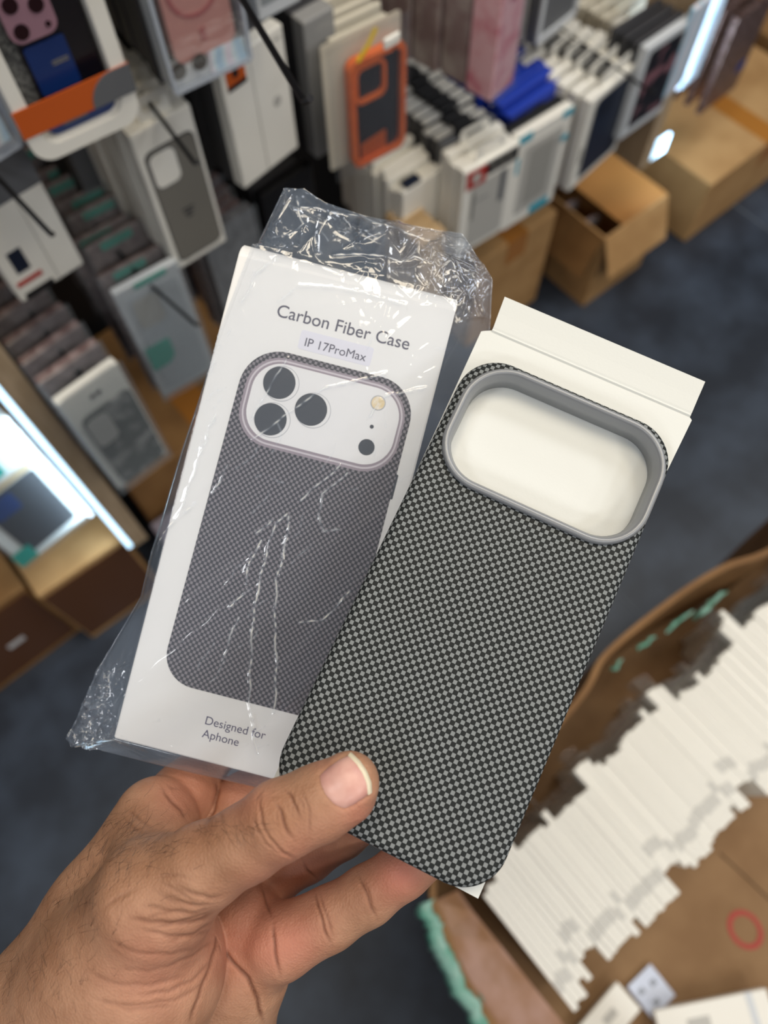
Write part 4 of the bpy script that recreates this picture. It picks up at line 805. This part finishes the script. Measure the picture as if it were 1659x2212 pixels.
# ---- shelf posts with light strips
def post(x0, x1, z0, side, label, depth=.385):
    t = thing('shelf_post', label, 'shelf post', (x0, .62, 0)); w = x1 - x0
    block('board', (0, 0, z0), (w, depth, 1.75), WD, t, .001)
    X = (-.0085, -.001) if side < 0 else (w + .001, w + .046)
    block('light_strip', (X[0], .002, z0 + .004), (X[1], .008, 1.74 if side < 0 else z0 + .044), LED, t, .001)['label'] = 'glowing cool white strip'; return t
post(-.033, -.007, .238, -1, 'upright oak shelf post with glowing strip at the left of the display')
q = at_y((1392, 345), .62); post(q[0] - .008, q[0] + .022, q[2] - .024, 1, 'upright pale oak shelf post by the holographic pouches', .09)
area('shelf_strip', (-.05, .63, .62), .012, .7, .75, (200, 232, 255), (math.radians(90), 0, math.radians(68)))
area('shelf_strip', (q[0] + .045, .60, .58), .012, .6, 1.3, (200, 232, 255), (math.radians(90), 0, math.radians(-68)))
# ---- cartons on the floor
def carton(name, label, x0, y0, x1, y1, h, m, rz=0., tape='x'):
    t = thing(name, label, 'carton', (x0, y0, 0), rz); W, D = x1 - x0, y1 - y0
    block('body', (0, 0, 0), (W, D, h), m, t, .004)
    bm = bmesh.new()
    if tape == 'x': add_box(bm, -.0006, D * .5 - .026, h - .045, W + .0006, D * .5 + .026, h + .0006)
    else: add_box(bm, W * .5 - .026, -.0008, h - .06, W * .5 + .026, D + .0008, h + .0008)
    from_bm('tape', bm, TP, t); return t
c = carton('carton', 'flat topped brown carton lit by the light strip, bottom left', -.197, .640, -.040, 1.0, .25, CB, 0, 'x'); block('shaded_front_tape', (0.004, -.0016, .02), (.153, -.0002, .235), mat('shaded_brown_tape', (92, 56, 30), .22, 0, .5), c, 0)  # tape panel coloured darker to carry the shade of this front
c = carton('carton', 'brown carton at the left edge of the view, beside the lit carton', -.66, .655, -.203, 1.0, .25, CB2, .03, 'y')
shaded_tape = mat('shaded_brown_tape', (92, 56, 30), .22, 0, .5)
block('tape', (0.006, -.0016, .02), (.45, -.0002, .235), shaded_tape, c, 0)  # shade of the carton front put into the tape colour
for k, (x, z) in enumerate(((.10, .16), (.36, .11))): block('shiny_label', (x, -.0026, z), (x + .03, -.0018, z + .014), mat('glossy_sticker', (206, 204, 204), .12), c, 0)
carton('carton', 'brown carton half hidden behind the shelf post, below the speckled pouch', .012, .70, .36, 1.0, .27, CB2, 0, 'y')
block_ = thing('wrapped_pack', 'pale mauve wrapped pack lying on the carton beside the shelf post', 'package', tuple(at_z((305, 1110), .17)), .0); block_.location.z = .0; block_.location.y = .618
block('body', (0, 0, 0), (.12, .06, .17), mat('mauve_wrap', (150, 142, 152), .35), block_, .004)
carton('carton', 'brown carton below the red badge pack', .775, .685, .985, 1.0, .262, CB, 0, 'y')
def open_carton():
    t = thing('open_carton', 'open brown carton with hanging front flap below the navy case pack', 'carton', (1.052, .602, 0)); W, D, H, w = .185, .27, .208, .004
    for n_, a, b in (('wall', (0, 0, 0), (W, w, H)), ('wall', (0, D - w, 0), (W, D, H)), ('wall', (0, w, 0), (w, D - w, H)), ('wall', (W - w, w, 0), (W, D - w, H)), ('bottom', (w, w, 0), (W - w, D - w, w))): block(n_, a, b, CB, t, 0)
    def flap(P, m):
        n = Vector(P[1]) - Vector(P[0]); k = n.cross(Vector(P[3]) - Vector(P[0])).normalized() * .003; bm = bmesh.new(); A = [bm.verts.new(p) for p in P]; B = [bm.verts.new(Vector(p) + k) for p in P]
        bm.faces.new(A); bm.faces.new(B[::-1])
        for i in range(4): bm.faces.new((A[i], B[i], B[(i + 1) % 4], A[(i + 1) % 4]))
        from_bm('flap', bm, m, t)
    flap([(0, 0, H), (W, 0, H), (W - .004, -.035, H - .09), (.004, -.035, H - .09)], CB); flap([(0, .004, H), (0, D - .004, H), (-.03, D - .01, H - .10), (-.03, .01, H - .10)], CB2)
    flap([(W, .004, H), (W, D, H), (W - .10, D, H - .035), (W - .10, .004, H - .035)], mat('inner_cardboard', (180, 124, 62), .6)); flap([(0, D, H), (W, D, H), (W, D + .05, H + .08), (0, D + .05, H + .08)], CB)
    return t
open_carton()
for k, (x, y, a) in enumerate(((1.064, .63, 0), (1.075, .69, 0), (1.07, .75, 0))):
    t = thing('clear_pouch', ['clear crumpled pouch in the front of the open carton', 'clear crumpled pouch in the middle of the open carton', 'clear crumpled pouch at the back of the open carton'][k], 'pouch', (x, y, .0045), a, 'pouches inside the open carton'); block('sheet', (0, 0, 0), (.068, .010, .14), RS, t, .002); block('cover', (-.002, -.004, 0), (.07, -.003, .15), CLR2, t, 0)
a, w, yw, h = measure((1484, 520), (1659, 372), (1535, 392), z=0)
carton('carton', 'long brown carton with tape band on the right, along the shelf', a[0] - .01, a[1], a[0] + .42, a[1] + .34, h, CB, yw * .3, 'y')
carton('carton', 'brown carton farthest right along the shelf, beyond the taped one', a[0] + .46, a[1] + .02, a[0] + 1.1, a[1] + .36, h * 1.02, CB2, 0, 'y')
carton('carton', 'tall brown carton near the upper right corner of the view', a[0] + .62, a[1] + .385 - .0, a[0] + 1.2, 1.01, h + .22, CB, 0, 'y') if a[1] + .385 < .99 else None
# ---- the big carton of white packs
RIM = [(-.035, -.56), (-.024, -.18), (-.005, -.085), (.010, -.048), (.06, -.022), (.263, -.006), (.334, .012), (.445, .008), (.525, -.004), (.60, -.028), (.78, -.04), (.79, -.56)]
def smooth_closed(P, n):
    P = np.array(P); out = []; N = len(P)
    for i in range(N):
        p0, p1, p2, p3 = P[i - 1], P[i], P[(i + 1) % N], P[(i + 2) % N]
        for k in range(n):
            t = k / n; out.append(.5 * ((2 * p1) + (p2 - p0) * t + (2 * p0 - 5 * p1 + 4 * p2 - p3) * t * t + (3 * p1 - p0 - 3 * p2 + p3) * t ** 3))
    return [tuple(q) for q in out]
big = thing('big_carton', 'large open brown carton full of white packs, lower right', 'carton', (.36, -.28, 0))
def big_shell():
    O = [(x - .36, y + .28) for x, y in smooth_closed(RIM, 6)]; cen = np.mean(O, 0); bm = bmesh.new(); rows = []
    n = len(O); I = []
    for i in range(n):
        a, b = np.array(O[i - 1]), np.array(O[(i + 1) % n]); t = _n(b - a); nn = np.array([t[1], -t[0]])
        if nn @ (cen - O[i]) < 0: nn = -nn
        I.append(tuple(np.array(O[i]) + nn * .007))
    for P, z, s in ((O, .0, .94), (O, .25, .985), (O, .5, 1), (I, .5, 1), (I, .285, .985)): rows.append([bm.verts.new(((x - cen[0]) * s + cen[0], (y - cen[1]) * s + cen[1], z)) for x, y in P])
    for A, B in zip(rows, rows[1:]):
        for i in range(n): bm.faces.new((A[i], A[(i + 1) % n], B[(i + 1) % n], B[i]))
    from_bm('shell', bm, mat('worn_carton', (140, 104, 66), .65, 0, .25, rgb2=(122, 88, 54), nscale=14, bump=.08, bscale=120), big, smooth=False)
    bm = bmesh.new(); prism_z = [bm.verts.new(((x - cen[0]) * .985 + cen[0], (y - cen[1]) * .985 + cen[1], .285)) for x, y in I]; bm.faces.new(prism_z)
    b2 = [bm.verts.new(v.co + Vector((0, 0, -.006))) for v in prism_z]; bm.faces.new(b2[::-1])
    for i in range(n): bm.faces.new((prism_z[i], b2[i], b2[(i + 1) % n], prism_z[(i + 1) % n]))
    from_bm('inner_floor', bm, mat('inner_sheet', (142, 112, 80), .7, 0, .2, rgb2=(128, 98, 68), nscale=12), big)
    bm = bmesh.new(); c = at_z((1610, 2008), .2856); o = [(.021 * math.cos(k * .2618) * 1.0, .0235 * math.sin(k * .2618)) for k in range(24)]; V = []
    for z in (.2852, .2858): V.append([[bm.verts.new((c[0] - .36 + x * s, c[1] + .28 + y * s, z)) for x, y in o] for s in (1, .72)])
    for i in range(24):
        j = (i + 1) % 24; bm.faces.new((V[1][0][i], V[1][0][j], V[1][1][j], V[1][1][i])); bm.faces.new((V[0][0][i], V[0][0][j], V[1][0][j], V[1][0][i])); bm.faces.new((V[0][1][i], V[0][1][j], V[1][1][j], V[1][1][i]))
    from_bm('red_mark', bm, mat('red_marker', (158, 50, 38), .6), big); bm = bmesh.new(); add_tube(bm, [tuple(at_z(p, .2856) - np.array([.36, -.28, 0])) for p in ((1555, 1843), (1610, 1893), (1665, 1946))], .0011, 6); from_bm('floor_seam', bm, mat('seam_brown', (84, 62, 40), .8), big)  # seam drawn as a thin dark brown line
    A_ = [(.006, -.06), (-.007, -.088), (-.019, -.13), (-.025, -.18), (-.031, -.30), (-.034, -.45)]; B_ = [(.034, -.072), (.033, -.1), (.034, -.14), (.035, -.2), (.037, -.3), (.04, -.45)]; bm = bmesh.new(); rows = []
    for P, z in ((A_, .499), (B_, .447), (B_, .444), (A_, .4955)): rows.append([bm.verts.new((x - .36, y + .28, z)) for x, y in P])
    for q in range(4):
        for i in range(5): bm.faces.new((rows[q][i], rows[q][i + 1], rows[(q + 1) % 4][i + 1], rows[(q + 1) % 4][i]))
    from_bm('flap', bm, mat('taped_carton', (156, 116, 84), .28, 0, .5, rgb2=(182, 146, 130), nscale=22), big)
big_shell()
m_gt = mat('green_tape', (82, 150, 128), .3, rgb2=(142, 182, 168), nscale=40, bump=.3, bscale=80)
def tape_run(pts, w, wav, seed):
    r = random.Random(seed); bm = bmesh.new(); P = []; n = 40; a = np.linspace(0, len(pts) - 1, n); Q = np.stack([np.interp(a, np.arange(len(pts)), np.array(pts)[:, k]) for k in range(3)], 1)
    L = []
    for i in range(n):
        t = _n(Q[min(i + 1, n - 1)] - Q[max(i - 1, 0)]); s = np.array([t[1], -t[0], 0]); o = wav * (math.sin(i * .7) + r.uniform(-1, 1)) * .5
        row = []
        for k in range(5):
            u = k / 4 - .5; row.append(bm.verts.new(Q[i] + s * (u * w + o) * 1.0 + np.array([0, 0, (.006 if 0 < k < 4 else -.004) + r.uniform(-.002, .002)]) - np.array([.36, -.28, 0])))
        L.append(row)
    for A, B in zip(L, L[1:]):
        for k in range(4): bm.faces.new((A[k], A[k + 1], B[k + 1], B[k]))
    o = from_bm('green_tape', bm, m_gt, big, smooth=True); md = o.modifiers.new('t', 'SOLIDIFY'); md.thickness = .0008
tape_run([(-.001, -.055, .497), (-.014, -.088, .497), (-.023, -.13, .497), (-.031, -.18, .495), (-.037, -.24, .492)], .022, .004, 1)
for k, (p, ln, dz) in enumerate((((1545, 1305), .05, .03), ((1470, 1350), .045, .012), ((1400, 1395), .03, .01), ((1335, 1440), .018, .012))):
    a = at_z(p, .487); a[1] = min(a[1], -.012); bm = bmesh.new(); r = random.Random(k + 9)
    for j in range(3 if k == 0 else 1): add_tube(bm, [(a[0] - .36 + ln * (u / 5 - .5), a[1] + .28 + .004 + r.uniform(-.003, .003), .492 - dz * abs(math.sin(u * 1.3 + j)) + r.uniform(-.004, .004)) for u in range(6)], [.001, .002, .003, .0018, .0026, .001], 6)
    from_bm('green_tape', bm, m_gt, big, smooth=True)
def slim_pack():
    t = thing('slim_pack', 'slim white pack standing on edge in the tight row inside the large open carton', 'package', (0, 0, 0), 0, 'white packs standing in the large carton')
    block('body', (0, 0, 0), (.0072, .140, .172), W_, t, .0008); bm = bmesh.new(); add_box(bm, .0028, .140, .118, .0036, .160, .166); from_bm('clear_tab', bm, CLR2, t)
    bm = bmesh.new(); add_box(bm, .0005, .02, .172, .0063, .034, .1723); from_bm('print', bm, mat('faint_print', (204, 202, 196), .5), t); return t
sp = slim_pack(); r = random.Random(3); x = .066; k = 0
while x < .735:
    q = sp if k == 0 else dup(sp)
    g = math.sin(k * .23) * .006 + (.022 if k % 17 in (5, 6, 7) else 0) + (.012 if k % 11 == 3 else 0)
    q.location = (x, -.222 + g + r.uniform(-.003, .003) + .012 * min(1, max(0, (x - .05) / .2)) - .01, .2862 + r.uniform(0, .0012)); q.rotation_euler = (0, math.radians(-5), 0)
    x += r.uniform(.0074, .0079); k += 1
def loose(name, label, pts, z, th, m, deco=None):
    A, B, D_ = [at_z(p, z) for p in pts]; ex = _n(B - A); W = np.linalg.norm(B - A); ey = np.array([-ex[1], ex[0], 0]); L = (D_ - A) @ ey
    t = thing(name, label, 'package', tuple(A - np.array([0, 0, th])), math.atan2(ex[1], ex[0])); block('body', (0, min(0, L), 0), (W, max(0, L), th), m, t, .0008)
    if deco: deco(t, W, L, th)
    return t
loose('paper_slip', 'bluish white paper slip with grey marks on the carton bottom', ((1355, 2132), (1405, 2082), (1420, 2190)), .292, .0008, mat('slip_paper', (206, 214, 232), .6), lambda t, W, L, th: [block('print', (W * x, L * y, th), (W * (x + .22), L * (y + .16), th + .0003), mat('slip_ink', (150, 156, 168), .6), t, 0) for x, y in ((.15, .25), (.6, .3), (.3, .7))])
loose('slim_pack', 'white pack lying flat at the bottom edge, under the paper slip end', ((1333, 2121), (1385, 2180), (1225, 2215)), .304, .010, W_, lambda t, W, L, th: block('print', (W * .35, L * .3, th), (W * .6, L * .55, th + .0003), G3, t, 0))
loose('slim_pack', 'white pack lying flat in the lower right corner with shiny edge', ((1413, 2184), (1655, 2135), (1440, 2330)), .318, .012, W_, lambda t, W, L, th: (block('clear_strip', (W * .80, L * .98, th), (W * .86, 0.0, th + .0004), W3, t, 0), block('print', (W * .25, L * .5, th), (W * .45, L * .22, th + .0003), G3, t, 0)))
# ================================================================ light
COOL, WARM = (251, 253, 255), (255, 240, 214)
for x, y, p, c in [(-2.0, -.7, 11, COOL), (-1.1, .4, 7, COOL), (.9, -.35, 5, WARM), (2.0, -.5, 11, COOL), (3.1, -.4, 11, COOL), (.2, .45, 7, WARM), (1.4, .35, 8, COOL), (-1.1, -2.1, 15, COOL), (.4, -2.3, 14, COOL), (1.8, -2.1, 14, COOL), (3.2, -2.0, 12, COOL)]:
    s = .42 if abs(x - .2) < 1.4 else .55
    area('ceiling_lamp', (x, y, 2.75), s, s, p, c)
area('ceiling_lamp', (.55, .0, 2.75), 1.2, .12, 6, WARM)
area('ceiling_lamp', (.35, -1.55, 2.75), .9, .3, 8, WARM)  # unseen strip lamp, added for highlights on the bag's right-hand folds
w = bpy.data.worlds.new('room_light'); SC.world = w; w.use_nodes = True
w.node_tree.nodes['Background'].inputs[0].default_value = lin((214, 220, 232)); w.node_tree.nodes['Background'].inputs[1].default_value = .085
SC.view_settings.view_transform = 'Standard'; SC.view_settings.look = 'None'; SC.view_settings.gamma = 1; SC.view_settings.exposure = 0.08
SC.view_settings.use_curve_mapping = False
SC.cycles.transparent_max_bounces = 16; SC.cycles.max_bounces = 8
